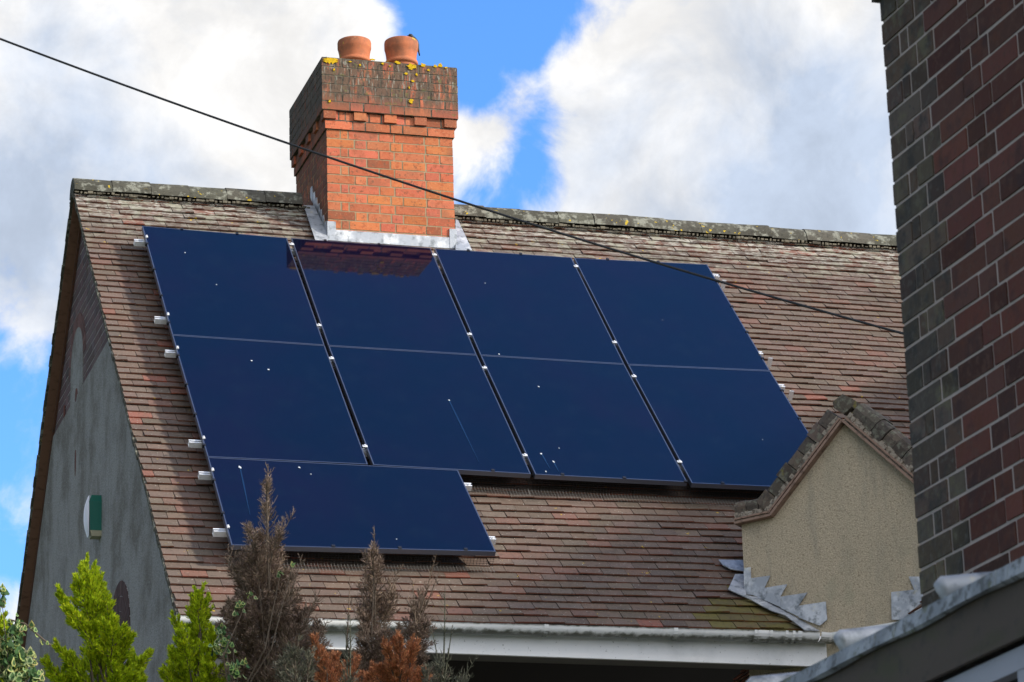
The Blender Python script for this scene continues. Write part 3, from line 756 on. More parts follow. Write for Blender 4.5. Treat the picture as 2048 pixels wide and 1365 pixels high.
# coping: rows of brick blocks over a tile and mortar creasing
cpm, crm, edm = MB(), MB(), MB()
def coping(a, b, depth_px_h, n, flip=False):
    d = (b - a); L = d.length; d.normalize(); up = NB.cross(d); up = up if up.z > 0 else -up
    w = L / n
    # creasing: clay tile edge, then mortar
    edm.box(a - NB * .2 - up * .006, d * L, NB * .26, up * .016)
    edm.box(a - NB * .2 + up * .022, d * L, NB * .25, up * .012)
    crm.box(a - NB * .2 + up * .0095, d * L, NB * .235, up * .014)
    steps = int(L / .03)
    for k in range(steps):
        hh = random.uniform(.022, .042)
        crm.box(a + d * (k * L / steps) - NB * .18 + up * .034, d * (L / steps * 1.02), NB * (.2 + random.uniform(0, .022)), up * hh)
    for k in range(n):
        g = random.uniform(.65, 1.3); c = (g * random.uniform(.95, 1.12), g, g * random.uniform(.92, 1.05))
        o = random.uniform(-.006, .008); hh = depth_px_h + random.uniform(-.008, .008)
        s = a + d * (k * w + .003) - NB * (.18) + up * .05
        ww = w - .006
        # block with a rounded front top edge
        prof = [(0, 0), (.2 + o, 0), (.205 + o, hh * .55), (.19 + o, hh * .85), (.15 + o, hh), (0, hh)]
        cpm.prism([s + NB * p + up * q for p, q in prof], d * ww, c)
coping(lf - EB * .03, kn, .11, 3)
coping(kn + UZ * .0, apex, .125, 7)
coping(apex, kr, .13, 8)
coping(kr, rf, .13, 2)
cpo = cpm.build('coping', M['coping'], bay)
crm.build('mortar_creasing', M['creasing'], bay); edm.build('tile_creasing', M['clay_edge'], bay)
ap = MB(); ap.prism([apex + NB * .022 + UZ * .05, apex + NB * .022 + EB * .062 + UZ * .09, apex + NB * .022 + EB * .07 + UZ * .145, apex + NB * .015 + UZ * .19, apex + NB * .022 - EB * .07 + UZ * .145, apex + NB * .022 - EB * .062 + UZ * .10], -NB * .2, (.95, .95, .9)); ap.build('apex_block', M['coping'], bay)
# stepped lead flashing on the face
sfm = MB()
def fpoly(pts, off=.008, th=.006):
    sfm.prism([on_bay(px, py, off) for px, py in pts], NB * th)
fpoly([(1488, 1137), (1502, 1135), (1503, 1190), (1489, 1190)], .012)
fpoly([(1503, 1157), (1541, 1152), (1529, 1178), (1530, 1200), (1503, 1190)])
fpoly([(1527, 1177), (1575, 1169), (1562, 1193), (1562, 1215), (1527, 1200)], .0145)
fpoly([(1562, 1194), (1615, 1186), (1598, 1212), (1598, 1234), (1562, 1217)], .008)
fpoly([(1598, 1212), (1652, 1204), (1655, 1240), (1640, 1252), (1598, 1236)], .0145)
sfm.build('stepped_flashing', M['lead'], bay); sfm = MB()
fpoly([(1818, 1154), (1880, 1154), (1880, 1205), (1829, 1180)], .008)
fpoly([(1783, 1185), (1850, 1178), (1860, 1240), (1784, 1240)], .0145)
sfm.build('stepped_flashing', M['lead'], bay)
ff = MB()                                          # lead dressed on to the tiles
line = [(1437, 1121), (1487, 1122), (1487, 1144), (1462, 1140), (1446, 1132)]
ff.prism([on_r(*p) for p in line], NR * .006)
line = [(1456, 1180), (1470, 1150), (1488, 1150), (1492, 1192), (1560, 1205), (1610, 1235), (1650, 1250), (1655, 1264), (1610, 1262), (1570, 1232), (1540, 1222), (1500, 1200)]
pts = [on_roof(*p, HR + .02) for p in line]
A_ = [rp(u, v, HR + .02) for u, v in pts]
fs = []
ff.prism([A_[0], A_[1], A_[2], A_[3], A_[11]], NR * .006); ff.prism([A_[3], A_[4], A_[9], A_[10], A_[11]], NR * .006)
ff.prism([A_[4], A_[5], A_[8], A_[9]], NR * .006); ff.prism([A_[5], A_[6], A_[7], A_[8]], NR * .006)
ff.build('apron_flashing', M['lead'], bay)

# ---------------------------------------------------------------- solar array
def arr(px, py, h=0): return on_plane(px, py, O + NR * h, NR)
top = [(284, 451.8), (573.4, 475.8), (582, 476.3), (860.8, 496), (869, 497), (1142.6, 515), (1148, 516), (1414, 529)]
mid = [(344.3, 670), (649.3, 691), (656.8, 691.8), (953.5, 710), (961, 710.7), (1248.7, 728.7), (1256, 729.6), (1540, 742)]
u0, v0 = on_roof(1256, 729.6); u1, v1 = on_roof(1540, 742); 
bot = [(415.3, 914.3), (736, 929.6), (746.8, 930.5), (1062, 948.7), (1071, 949.7), (1374.7, 964.7), (1384, 967), (1688, 980)]
land = [(415.3, 914.3), (915.6, 940), (992, 1104), (463, 1091)]
panels = []
T = .035
def make_panel(c, lbl, grp='black solar panels in the roof array'):
    P = [arr(*q) for q in c]
    g = .0035
    # pull neighbours a hair apart along the slope
    dv = (P[3] - P[0]).normalized() * g
    P = [P[0] + dv, P[1] + dv, P[2] - dv, P[3] - dv]
    base = sum(P, Vector()) / 4 - NR * T
    th = thing('solar_panel', base, lbl, 'solar panel', grp)
    ex = (P[1] - P[0]).normalized(); ey = (P[3] - P[0]).normalized(); fwid = .008
    I = [P[0] + (ex + ey) * fwid, P[1] + (-ex + ey) * fwid, P[2] - (ex + ey) * fwid, P[3] + (ex - ey) * fwid]
    mb = MB()
    for i in range(4):
        j = (i + 1) % 4
        mb.hexa([P[i] - NR * T, P[j] - NR * T, I[j] - NR * T, I[i] - NR * T, P[i], P[j], I[j], I[i]])
    mb.build('frame', M['frame'], th)
    mb = MB(); mb.hexa([p - NR * .008 for p in I] + [p - NR * .0012 for p in I]); mb.build('glass', M['glass'], th)
    panels.append((th, P)); return th
place = [['top left corner', 'second from the left, below the chimney', 'third from the left', 'top right corner'],
         ['left end', 'second from the left', 'third from the left', 'right end, behind the coping']]
lab = [['portrait solar panel at the top left corner of the array', 'portrait solar panel directly below the chimney, reflecting its bricks',
        'portrait solar panel in the top row, third from the left', 'portrait solar panel at the top right corner of the array'],
       ['portrait solar panel at the left end of the middle row, above the landscape panel', 'portrait solar panel in the middle row with one long streak, second from left',
        'portrait solar panel in the middle row with white droppings near its bottom edge', 'portrait solar panel partly hidden behind the small gable coping']]
for i in range(4):
    make_panel([top[2 * i], top[2 * i + 1], mid[2 * i + 1], mid[2 * i]], lab[0][i])
for i in range(4):
    make_panel([mid[2 * i], mid[2 * i + 1], bot[2 * i + 1], bot[2 * i]], lab[1][i])
make_panel(land, 'landscape solar panel alone in the bottom row, behind the dead conifer tips')
# droppings, each a part of the panel it lies on
def inside(P, q):
    for i in range(4):
        if (q - P[i]).dot(NR.cross(P[(i + 1) % 4] - P[i])) < 0 and i >= 0:
            pass
    e = [((P[(i + 1) % 4] - P[i]).cross(q - P[i])).dot(NR) for i in range(4)]
    return all(x > 0 for x in e) or all(x < 0 for x in e)
def dropping(px, py, s, tail=None):
    q = arr(px, py)
    for th, P in panels:
        if inside(P, q):
            mb = MB(); n = 9
            pts = [q + UX * (math.cos(2 * math.pi * k / n) * s * .72 * random.uniform(.4, 1.5)) + SD * (math.sin(2 * math.pi * k / n) * s * .95 * random.uniform(.4, 1.5)) for k in range(n)]
            mb.prism(pts, NR * .0022); mb.build('dropping', M['dropping'], th)
            if tail:
                e = arr(*tail); d = (e - q).normalized(); n_ = d.cross(NR); mb = MB(); m1 = q.lerp(e, .35)
                mb.prism([q - n_ * .004, m1 - n_ * .005, e - n_ * .001, e + n_ * .001, m1 + n_ * .0045, q + n_ * .004], NR * .0009); mb.build('streak', M['streak'], th)
            return
for d in ((370, 506, .008), (433, 570, .006), (503, 722, .008), (537, 740, .009), (599, 936, .011), (480, 935, .015, (500, 1030)), (898, 801, .009, (958, 925)), (998, 709, .007), (1077, 774, .008),
          (1083, 908, .012, (1100, 938)), (1107, 924, .013, (1118, 945)), (1092, 944, .009), (1325, 640, .005), (793, 1079, .005), (970, 567, .005), (622, 949, .005), (1118, 897, .005), (1525, 880, .004)):
    dropping(*d)
# rails with clamps
rails = []
def rail(pl, pr_, lbl):
    u0, v0 = on_roof(pl[0], pl[1], -.055); u1, v1 = on_roof(pr_[0], pr_[1], -.055)
    A, B = rp(u0, v0, -.055), rp(u1, v1, -.055); d = (B - A); L = d.length; d.normalize(); ey = NR.cross(d)
    th = thing('mounting_rail', A - NR * .03, lbl, 'rail', 'aluminium rails under the panels')
    mb = MB()
    for (o, hh, w) in ((-.020, .036, .004), (.016, .036, .004)): mb.box(A + ey * o - NR * .018, d * L, ey * w, NR * hh)
    mb.box(A - ey * .016 - NR * .018, d * L, ey * .032, NR * .005)
    mb.box(A - ey * .0198 + NR * .0181, d * L, ey * .013, NR * .004); mb.box(A + ey * .007 + NR * .0181, d * L, ey * .0128, NR * .004)
    for k in range(int(L / 1.1) + 1):               # roof hooks down to the tiles
        mb.box(A + d * (.25 + k * 1.1) - ey * .03 - NR * .085, d * .035, ey * .006, NR * .08)
    mb.build('rail_profile', M['alu'], th)
    return th, A, d, L
def clamp(th, px, py, w=.034, l=.045):
    P = arr(px, py, .003); mb = MB(); mb.cbox(P, UX * w, SD * l * .55, NR * .006); mb.tube([P - NR * .01 - SD * .004, P + NR * .01 - SD * .004], .007, 8)
    mb.build('clamp', M['alu'], th)
specs = [((268, 486), (1437, 556), 'highest mounting rail, its bright end left of the top left panel', [(583.5, 489), (869, 510), (1152, 533)]),
         ((309, 641), (1524, 711), 'mounting rail just above the seam between the top and middle rows', [(638, 651), (939, 669), (1229, 685)]),
         ((330, 708), (1568, 777), 'mounting rail just below the seam between the top and middle rows', [(663, 717), (969, 736), (1268, 753)]),
         ((377, 888), (1690, 955), 'mounting rail near the bottom edge of the middle row', [(730, 893), (1050, 911), (1359, 924)]),
         ((397, 952), (942, 975), 'mounting rail near the top of the landscape panel', []),
         ((426, 1066), (990, 1082), 'lowest mounting rail, near the bottom of the landscape panel', [])]
for pl, pr_, lb_, cl_ in specs:
    th, A, d, L = rail(pl, pr_, lb_)
    for c in cl_: clamp(th, *c)
    x_edge = np.interp(pl[1], [452, 670, 914, 1091], [284, 344, 415, 463])
    clamp(th, float(x_edge), pl[1] - 12, .018)
    if lb_.startswith(('highest', 'mounting rail just', 'lowest')) or 'landscape' in lb_:
        clamp(th, pr_[0] - 4, pr_[1] - 4, .02)
# bird netting under the lower edges, held by clips
def netting(path, lbl, flare):
    P = [arr(*p, -.012) for p in path]
    th = thing('bird_netting', P[0], lbl, 'netting', 'wire netting skirts along the array')
    mb = MB(); m2_ = MB(); step = .022; w = .0022
    for a, b in zip(P[:-1], P[1:]):
        d = b - a; L = d.length; d.normalize(); s = 0; out = NR.cross(d)
        if out.dot(SD) < 0 and abs(d.x) > .5: out = -out
        PD = HR + .038; prof0 = [(.002, -.0), (.006, -.05), (.014, PD + .004), (.03, PD), (.055, PD + .001), (.09, PD + .002)]
        while s < L:
            q = a + d * s; ph = 1 + .25 * math.sin(s * 3.1) + random.uniform(-.1, .1); fl_ = flare * ph
            pts = [q + out * (o * (1 if k < 2 else fl_)) + NR * (h * 1.0) for k, (o, h) in enumerate(prof0)]
            mb.tube(pts[:3], w * .6, 3, cap=False); m2_.tube(pts[2:], w * .45, 3, cap=False); s += step
        n = max(2, int(L / .15))
        for k in range(12):
            if k < 7: o0, h0_ = .002 + .0008 * k, -.016 * k - .006
            else: o0, h0_ = .014 + (k - 6) * .0125, PD - .0005
            pts = []
            for j in range(n + 1):
                s = L * j / n; ph = 1 + .25 * math.sin(s * 3.1)
                pts.append(a + d * s + out * (o0 * (flare * ph if k > 6 else 1)) + NR * h0_)
            (mb if k < 7 else m2_).tube(pts, w * (.6 if k < 7 else .45), 3, cap=False)
    mb.build('mesh', M['black'], th); m2_.build('mesh_hem', M['wire'], th)
    cmn = []
    for a, b in zip(P[:-1], P[1:]):
        L = (b - a).length; d = (b - a).normalized(); k = .22
        while k < L:
            m2 = MB(); m2.cbox(a + d * k + NR * .012, d * .022, NR.cross(d) * .022, NR * .012); m2.build('clip', M['black'], th); k += .44
    return th
netting([(463, 1091), (992, 1104)], 'wire netting skirt below the landscape panel', 1.0)
netting([(922, 941), (1062, 949), (1384, 967), (1560, 975)], 'wire netting skirt below the middle row, from landscape panel to small gable', 1.0)
def clips(path, lbl_name):
    P = [arr(*p, .0) for p in path]; th = thing('edge_clip_strip', P[0], lbl_name, 'clips'); 
    for a, b in zip(P[:-1], P[1:]):
        L = (b - a).length; d = (b - a).normalized(); k = .3
        while k < L:
            m2 = MB(); m2.cbox(a + d * k - NR * .008, d * .02, NR.cross(d) * .022, NR * .026); m2.build('clip', M['black'], th); k += .42
clips([(284, 451.8), (344, 670), (415, 914), (463, 1091)], 'small black clips along the left edge of the array')
clips([(284, 451.8), (573, 476), (861, 496), (1142, 515), (1414, 529)], 'small black clips along the top edge of the array')
clips([(1414, 529), (1540, 742), (1688, 980)], 'small black clips along the right edge of the array')

# ---------------------------------------------------------------- alarm box
AB = on_gable(206, 1030); al = thing('alarm_box', AB, 'green and white burglar alarm bell box on the grey gable wall', 'alarm box')
hz = .15; wy_ = .075; dx = .075
Rc = on_gable(207, 1030)
def ab(x, y, z): return Vector((X_G - .012 - x, Rc.y + y, Rc.z + z))
m_ = MB()
side = [(0, -wy_ * 0, -hz), ]
yc_ = .07
prof = [(.0, .0), (.0, .12), ]
# body: green sides
Z_ = [(-.11, .9), (.11, 1.0), (.15, .82)]
sec = [(-.075, .075), ]
def ringp(z, s, x0, x1): return [ab(x0, yc_ - .065 * s, z), ab(x1, yc_ - .065 * s, z), ab(x1, yc_ + .065 * s, z), ab(x0, yc_ + .065 * s, z)]
r0 = ringp(-.115, .95, 0, .082); r1 = ringp(.10, 1.0, 0, .092); r2 = ringp(.15, .75, 0, .072)
m_.hexa(r0 + r1); m_.hexa(r1 + r2); m_.build('cover_sides', M['green_plastic'], al)
m_ = MB(); rr = ringp(-.155, .8, 0, .070); m_.hexa(rr + [p for p in r0]); m_.build('base', M['beige_plastic'], al)
m_ = MB(); n = 12; pts = []; nz = 14
for i in range(nz + 1):
    z = -.15 + .30 * i / nz; bul = .03 * (1 - ((i / nz) * 2 - 1) ** 2) + .004; hw_ = .068 * (1 - .45 * abs((i / nz) * 2 - 1) ** 2.5)
    for j in range(n + 1):
        y = -hw_ + 2 * hw_ * j / n; x = .0855 + .006 * min(1, (1 - abs(z) / .16) * 2) + bul * (1 - (y / hw_) ** 2) ** .5 * .8
        pts.append(ab(x, yc_ + y, z))
m_.faces(pts, [(i * (n + 1) + j, i * (n + 1) + j + 1, (i + 1) * (n + 1) + j + 1, (i + 1) * (n + 1) + j) for i in range(nz) for j in range(n)])
m_.build('front_panel', M['white_plastic'], al, smooth=True)

# ---------------------------------------------------------------- overhead cable
cpx = [(-260, -22), (0, 80), (270, 177), (540, 272), (751, 346), (906, 397), (1000, 428.6), (1143, 474.7), (1266, 512.8), (1500, 583), (1808, 671), (2100, 742)]
fit = np.polyfit([p[0] for p in cpx], [p[1] for p in cpx], 2)
cab = MB(); pts = []
for k in range(60):
    x = -1500 + 4300 * k / 59; pts.append(at_depth(x, float(np.polyval(fit, x)), 16.5 - (x / 2048) * 2.0))
cab.tube(pts, .0058, 8)
co = cab.build('overhead_cable', M['cable'])
tag(co, 'black overhead cable sagging across the sky in front of the chimney', 'cable')

# ---------------------------------------------------------------- neighbouring brick building
EW = plan_dir(-2.2); NW = Vector((-EW.y, EW.x, 0)); 
if NW.x > 0: NW = -NW
PC = at_depth(1803, 600, 9.9)
nb = thing('brick_building', Vector((PC.x, PC.y, 0)), 'dark red brick building with grey corner bricks at the right edge', 'building')
def wp(s, z, o=0): return Vector((PC.x, PC.y, z)) - EW * s + NW * o        # s runs towards the viewer
ztop = at_depth(1762, 3, (PC - CAM).dot(FWD) * 1.0).z
ztop = on_plane(1762, 2, PC, NW).z
qb, bb_, = MB(), MB()
def ncol(): g = random.uniform(.6, 1.45); return (g * random.uniform(.9, 1.25), g, g * random.uniform(.9, 1.1))
nrows = int(ztop / .075) + 1
zst = ztop - nrows * .075
for i in range(nrows):
    z = zst + i * .075
    if z < 2.2 and i % 1 == 0 and False: continue
    odd = i % 2; x = 0.0
    seq = [.215, .1025] if odd else [.1025, .046, .1025]
    grey = len(seq); k = 0; bi = 0; L = 5.2
    while x < L:
        w_ = seq[bi] if bi < grey else (.215 if (bi - grey) % 2 == 0 else .1025)
        pr = random.uniform(0, .004); jz = random.uniform(-.0022, .0022); jx = random.uniform(-.0015, .0015)
        tgt = qb if bi < grey else bb_
        a, b_ = x + (jx if bi else 0), x + w_ + jx
        tgt.prism([wp(a, z + .0045 + jz, pr), wp(b_, z + .0045, pr), wp(b_, z + .0688, pr), wp(a, z + .0688 + jz, pr)], -NW * (.1 if bi else .1), ncol())
        x += w_ + .011; bi += 1
    # return face of the corner, looking to the house
    x = .112 if odd else .225
    for q in range(10):
        w_ = .215 if q % 2 == (0 if odd else 1) else .1025
        qb.prism([wp(0, z + .0045) - NW * x, wp(0, z + .0705) - NW * x, wp(0, z + .0705) - NW * (x + w_), wp(0, z + .0045) - NW * (x + w_)], -EW * .05, ncol())
        x += w_ + .0095
wl_ = bb_.build('wall', M['near_brick'], nb)
qb.build('corner_bricks', M['near_quoin'], nb)
mm_ = MB(); A = wp(.003, 0, -.0015); mm_.box(A, -EW * 5.2, -NW * 3.0, UZ * ztop); mm_.build('mortar', M['near_mortar'], nb)
ev = MB(); ev.box(wp(-.05, ztop + .03, .035), -EW * 5.3, -NW * 3.1, UZ * .1); ev.box(wp(-.025, ztop + .003, .02), -EW * 5.25, -NW * .1, UZ * .026)
ev.build('eaves', M['old_wood'], nb)
ev = MB(); ev.prism([wp(-.15, ztop + .112, .12), wp(-.15, ztop + .112, -3.2), wp(-.15, ztop + 1.6, -1.5)], -EW * 5.4); ev.build('roof', M['ridge'], nb)

# lead covered lean-to in front of it
dA = 7.0
PA = at_depth(1893, 1192, dA)                      # eaves point under the first roll
lt_ = thing('lean_to', Vector((PA.x, PA.y, 0)), 'lead covered lean-to roof with rolls and a dark fascia at the bottom right corner', 'lean-to')
def lp(s, z, o=0): return PA - EW * s + UZ * z + NW * o
wid = (PA - PC).dot(NW)
S0, S1 = -4.6, 2.2
pitch = .13
m_ = MB()
m_.hexa([lp(S0, -.034, 0), lp(S1, -.034, 0), lp(S1, -.034 + wid * pitch, -wid), lp(S0, -.034 + wid * pitch, -wid),
         lp(S0, 0, 0), lp(S1, 0, 0), lp(S1, wid * pitch, -wid), lp(S0, wid * pitch, -wid)])
# dressed edge with a slight wave
s = S0
while s < S1:
    o = .004 + .004 * math.sin(s * 9) + random.uniform(0, .002); m_.hexa([lp(s, -.040 + .003 * math.sin(s * 13), .001), lp(s + .05, -.040 + .003 * math.sin((s + .05) * 13), .001), lp(s + .05, -.036, o + .006), lp(s, -.036, o + .006),
        lp(s, .001, -.012), lp(s + .05, .001, -.012), lp(s + .05, -.004, o), lp(s, -.004, o)]); s += .05
m_.build('lead_roof', M['lead_dirty'], lt_)
PB = on_plane(1690, 1287, PA, NW); sp_ = abs((PA - PB).dot(EW)); print('roll spacing', sp_, 'lean-to width', wid, 'z', PA.z)
sp_ = min(max(sp_, .3), .9)
for k in range(-5, 4):
    s = k * sp_
    if s < S0 or s > S1: continue
    m_ = MB(); R_ = .026
    c0 = lp(s, .016, .008)
    m_.tube([c0 + NW * .006 - UZ * .004, c0, lp(s, .018 + wid * pitch * .4, -wid * .4), lp(s, .016 + wid * pitch, -wid)], [R_ * .75, R_, R_, R_], 14)
    m_.build('lead_roll', M['lead'], lt_, smooth=True)
m_ = MB(); m_.box(lp(S0 + .03, -.15, -.03), -EW * (S1 - S0 - .06), NW * .022, UZ * .115); m_.box(lp(S0 + .03, -.158, -.012), -EW * (S1 - S0 - .06), NW * .012, UZ * .012)
m_.build('fascia', M['old_wood'], lt_)
m_ = MB(); m_.box(lp(S0 + .05, -.213, -.07), -EW * (S1 - S0 - .1), NW * .05, UZ * .046)
for k in range(9): m_.box(lp(S0 + .05 + k * .8, -1.5, -.07), -EW * .05, NW * .048, UZ * 1.29)
m_.build('window_frame', M['paint'], lt_)
m_ = MB(); m_.box(lp(S0 + .06, -1.5, -.065), -EW * (S1 - S0 - .12), NW * .01, UZ * 1.33); m_.build('window_pane', M['window_glass'], lt_)
m_ = MB()
for s in (S0 + .06, S1 - .16): m_.hexa([lp(s, -PA.z, -.085), lp(s + .1, -PA.z, -.085), lp(s + .1, -PA.z, -wid + .005), lp(s, -PA.z, -wid + .005), lp(s, -.04, -.085), lp(s + .1, -.04, -.085), lp(s + .1, wid * pitch - .045, -wid + .005), lp(s, wid * pitch - .045, -wid + .005)])
m_.build('end_wall', M['near_brick'], lt_)
m_ = MB(); m_.box(Vector((0, 0, 0)) + lp(S0 + .05, 0, -.08) * 1 - UZ * (PA.z), -EW * (S1 - S0 - .1), NW * .07, UZ * max(.1, PA.z - 1.5)); m_.build('plinth_wall', M['near_brick'], lt_)

# ---------------------------------------------------------------- planting
def rv(s=1): return Vector((random.gauss(0, s), random.gauss(0, s), random.gauss(0, s)))
def leaf(mb, p, d, L, w, c):
    n = d.cross(rv()); 
    if n.length < 1e-5: return
    n.normalize(); m_ = p + d * L * .45
    mb.faces([p, m_ + n * w, p + d * L, m_ - n * w], [(0, 1, 2, 3)], c)
def plume(mb, base, tip, r, n, L, w, tone, spread=.7, twig=None, fil=1.0, prof=.75):
    ax = tip - base; H = ax.length; ax.normalize(); a = ax.orthogonal().normalized(); b = ax.cross(a)
    bend = (a * random.uniform(-1, 1) + b * random.uniform(-1, 1)) * r * .25
    lobes = [(random.uniform(0, 6.3), random.uniform(.15, .95)) for _ in range(7)]
    for _ in range(n):
        t = random.random() ** .8; th_ = random.uniform(0, 2 * math.pi)
        R = r * (max(.02, 1 - t) ** prof) * min(1, .45 + t * 1.6)
        lob = 1 + .35 * math.cos(3 * th_ + 9 * t + lobes[0][0]) * math.sin(13 * t + lobes[1][0])
        q = random.random() ** .45 * fil
        rd_ = a * math.cos(th_) + b * math.sin(th_)
        p = base + ax * (t * H * .98) + bend * math.sin(t * 3.1) + rd_ * R * lob * q
        d = (ax * 1.0 + rd_ * spread + rv(.28) + UZ * .25).normalized()
        g = tone() ; leaf(mb, p, d, L * random.uniform(.6, 1.25), w * random.uniform(.7, 1.3), g)
    if twig is not None: twig.tube([base, base.lerp(tip, .55) + bend, tip - ax * .01], [max(.004, r * .07), max(.003, r * .04), .0015], 5)
def gold_tone():
    k = random.random(); g = random.uniform(.55, 1.15)
    if k < .18: return (g * .45, g * .55, g * .8)
    if k < .30: return (g * 1.25, g * 1.05, g)
    return (g, g, g)
def dead_tone():
    k = random.random(); g = random.uniform(.5, 1.5)
    return (g, g * random.uniform(.9, 1.05), g * random.uniform(.85, 1.1)) if k > .1 else (g * 1.6, g * 1.6, g * 1.6)
def tree(name, label, cat, root_px, depth, plumes, leafm, tone, dens, L, w, group=None, spread=.7, extra=None, prof=.75, splinter=False, fat=.95, fingers=13):
    foot = at_depth(root_px[0], root_px[1], depth); top_z = foot.z; foot = Vector((foot.x, foot.y, 0))
    th = thing(name, foot, label, cat, group)
    mb, tw = MB(), MB()
    pxm = depth / FPX; hub = at_depth(root_px[0], root_px[1], depth)
    tw.tube([foot, foot.lerp(hub, .5) + Vector((.05, .03, 0)), hub, hub + UZ * .1], [.09, .06, .025, .012], 9)
    for (tx, ty, bx, by, r, *dd) in plumes:
        off = dd[0] if dd else random.uniform(-.18, .18)
        bpt = at_depth(bx, by, depth + off * .4); tpt = at_depth(tx, ty, depth + off)
        r *= fat; vol = r * math.hypot(tx - bx, ty - by)
        plume(mb, bpt, tpt, r * pxm * .86, int(vol * dens * .62), L, w, tone, spread, tw, prof=prof)
        axp = tpt - bpt; Hp = axp.length
        for q in range(fingers):
            t_ = random.uniform(.12, .85); a_ = random.uniform(0, 6.28); o1 = axp.orthogonal().normalized(); o2 = axp.normalized().cross(o1); rd_ = o1 * math.cos(a_) + o2 * math.sin(a_)
            R_ = r * pxm * (1 - t_) ** .5
            b1 = bpt + axp * t_ + rd_ * R_ * .3; t1 = b1 + rd_ * R_ * random.uniform(.7, 1.5) + axp.normalized() * Hp * random.uniform(.14, .26) + UZ * .02
            plume(mb, b1, t1, R_ * .22, int(vol * dens * .085), L, w, tone, spread * .7, tw if q % 3 == 0 else None, prof=.6)
        tw.tube([hub - UZ * .3, (hub - UZ * .1).lerp(bpt, .6) + rv(.02), bpt], [.008, .004, .003], 5)
    # the lower crown, down to near the ground
    zz = .5
    while zz < top_z - .42:
        for k in range(5):
            a = random.uniform(0, 6.28); rr = random.uniform(.25, .55) * min(1, .45 + (top_z - zz) * .5)
            b0 = Vector((foot.x, foot.y, zz)) + Vector((math.cos(a), math.sin(a), 0)) * rr * .3
            plume(mb, b0, b0 + Vector((math.cos(a) * rr, math.sin(a) * rr, .4)), .26, 170, L * 2.6, w * 4, tone, spread)
        zz += .3
    if splinter:
        splinter(tw, mb)
    tw.build('trunk', M['bark'], th); mb.build('crown', leafm, th)
    return th
tree('golden_conifer', 'bright yellow-green conifer in front of the grey gable wall, tallest of the golden ones', 'conifer', (215, 1420), 15.2, [
    (163, 1132, 192, 1270, 30), (180, 1150, 195, 1260, 26), (196, 1152, 200, 1250, 22), (150, 1150, 180, 1240, 20), (114, 1187, 185, 1275, 17), (128, 1205, 185, 1290, 20), (219, 1208, 215, 1290, 14), (228, 1235, 222, 1330, 26),
    (190, 1240, 205, 1350, 38), (268, 1268, 215, 1345, 19), (240, 1262, 222, 1350, 24), (300, 1300, 245, 1375, 20), (278, 1318, 240, 1390, 26),
    (110, 1292, 175, 1368, 17), (128, 1310, 180, 1385, 20), (85, 1320, 150, 1400, 17), (105, 1345, 165, 1420, 22), (200, 1300, 205, 1420, 45), (235, 1330, 225, 1440, 45), (160, 1340, 190, 1430, 30), (270, 1345, 250, 1430, 30)],
    M['gold_leaf'], gold_tone, .5, .023, .0036, 'golden conifers in the hedge', prof=.62)
tree('golden_conifer', 'yellow-green conifer just below the left end of the white gutter', 'conifer', (395, 1430), 15.6, [
    (397, 1183, 401, 1262, 17), (408, 1200, 402, 1275, 17), (385, 1200, 398, 1270, 15), (402, 1240, 400, 1340, 32), (348, 1237, 375, 1320, 13), (360, 1262, 380, 1345, 20), (430, 1262, 408, 1345, 22),
    (462, 1315, 420, 1385, 18), (455, 1340, 415, 1410, 22), (340, 1300, 372, 1390, 22), (385, 1300, 392, 1420, 40), (425, 1330, 410, 1430, 30), (330, 1345, 370, 1420, 22)],
    M['gold_leaf'], gold_tone, .5, .022, .0036, 'golden conifers in the hedge', prof=.62)
tree('golden_conifer', 'yellow-green conifer cut off by the left edge, beside the ivy', 'conifer', (-30, 1420), 14.8, [
    (-6, 1212, -12, 1330, 18), (14, 1258, -4, 1350, 17), (-12, 1240, -20, 1370, 34), (20, 1300, -5, 1400, 22), (12, 1340, -10, 1430, 26)],
    M['gold_leaf'], gold_tone, .5, .023, .0036, 'golden conifers in the hedge', prof=.62)
def twigs(mb, base, tip, r, n, c=(1, 1, 1), sub=3, w=.0018):
    ax = tip - base; H = ax.length; ax.normalize(); a = ax.orthogonal().normalized(); b = ax.cross(a)
    mb.tube([base, base.lerp(tip, .5) + a * r * .08, tip], [w * 2.4, w * 1.6, w * .6], 4)
    for i in range(n):
        t = random.uniform(.05, .95); th_ = random.uniform(0, 6.28); rd_ = a * math.cos(th_) + b * math.sin(th_)
        L = r * (1 - t * .6) * random.uniform(.5, 1.1); p = base + ax * H * t; d = (rd_ + ax * .9 + rv(.15)).normalized(); e = p + d * L * .6; e2 = e + (d + UZ * .7).normalized() * L * .5
        mb.tube([p, e, e2], [w, w * .8, w * .4], 3, cap=False)
        for j in range(sub):
            s = random.uniform(.25, .95); q = p.lerp(e, s) if random.random() < .5 else e.lerp(e2, s); d2 = (d + rv(.5) + UZ * .4).normalized()
            mb.tube([q, q + d2 * L * random.uniform(.15, .35)], [w * .8, w * .35], 3, cap=False)
def dead(label, root, depth, plumes, tw_list, dens=.26):
    def sp(tw, mb):
        for (tx, ty, bx, by, r, n) in tw_list:
            o = random.uniform(-.12, .12); twigs(mb, at_depth(bx, by, depth + o), at_depth(tx, ty, depth + o), r * 1.5 * depth / FPX, int(n * 1.6), sub=5)
    return tree('dead_conifer', label, 'conifer', root, depth, plumes, M['dead_leaf'], dead_tone, dens * 1.15, .026, .0019, 'dead brown conifers before the eaves', 1.5, splinter=sp, prof=.5, fat=1.3, fingers=15)
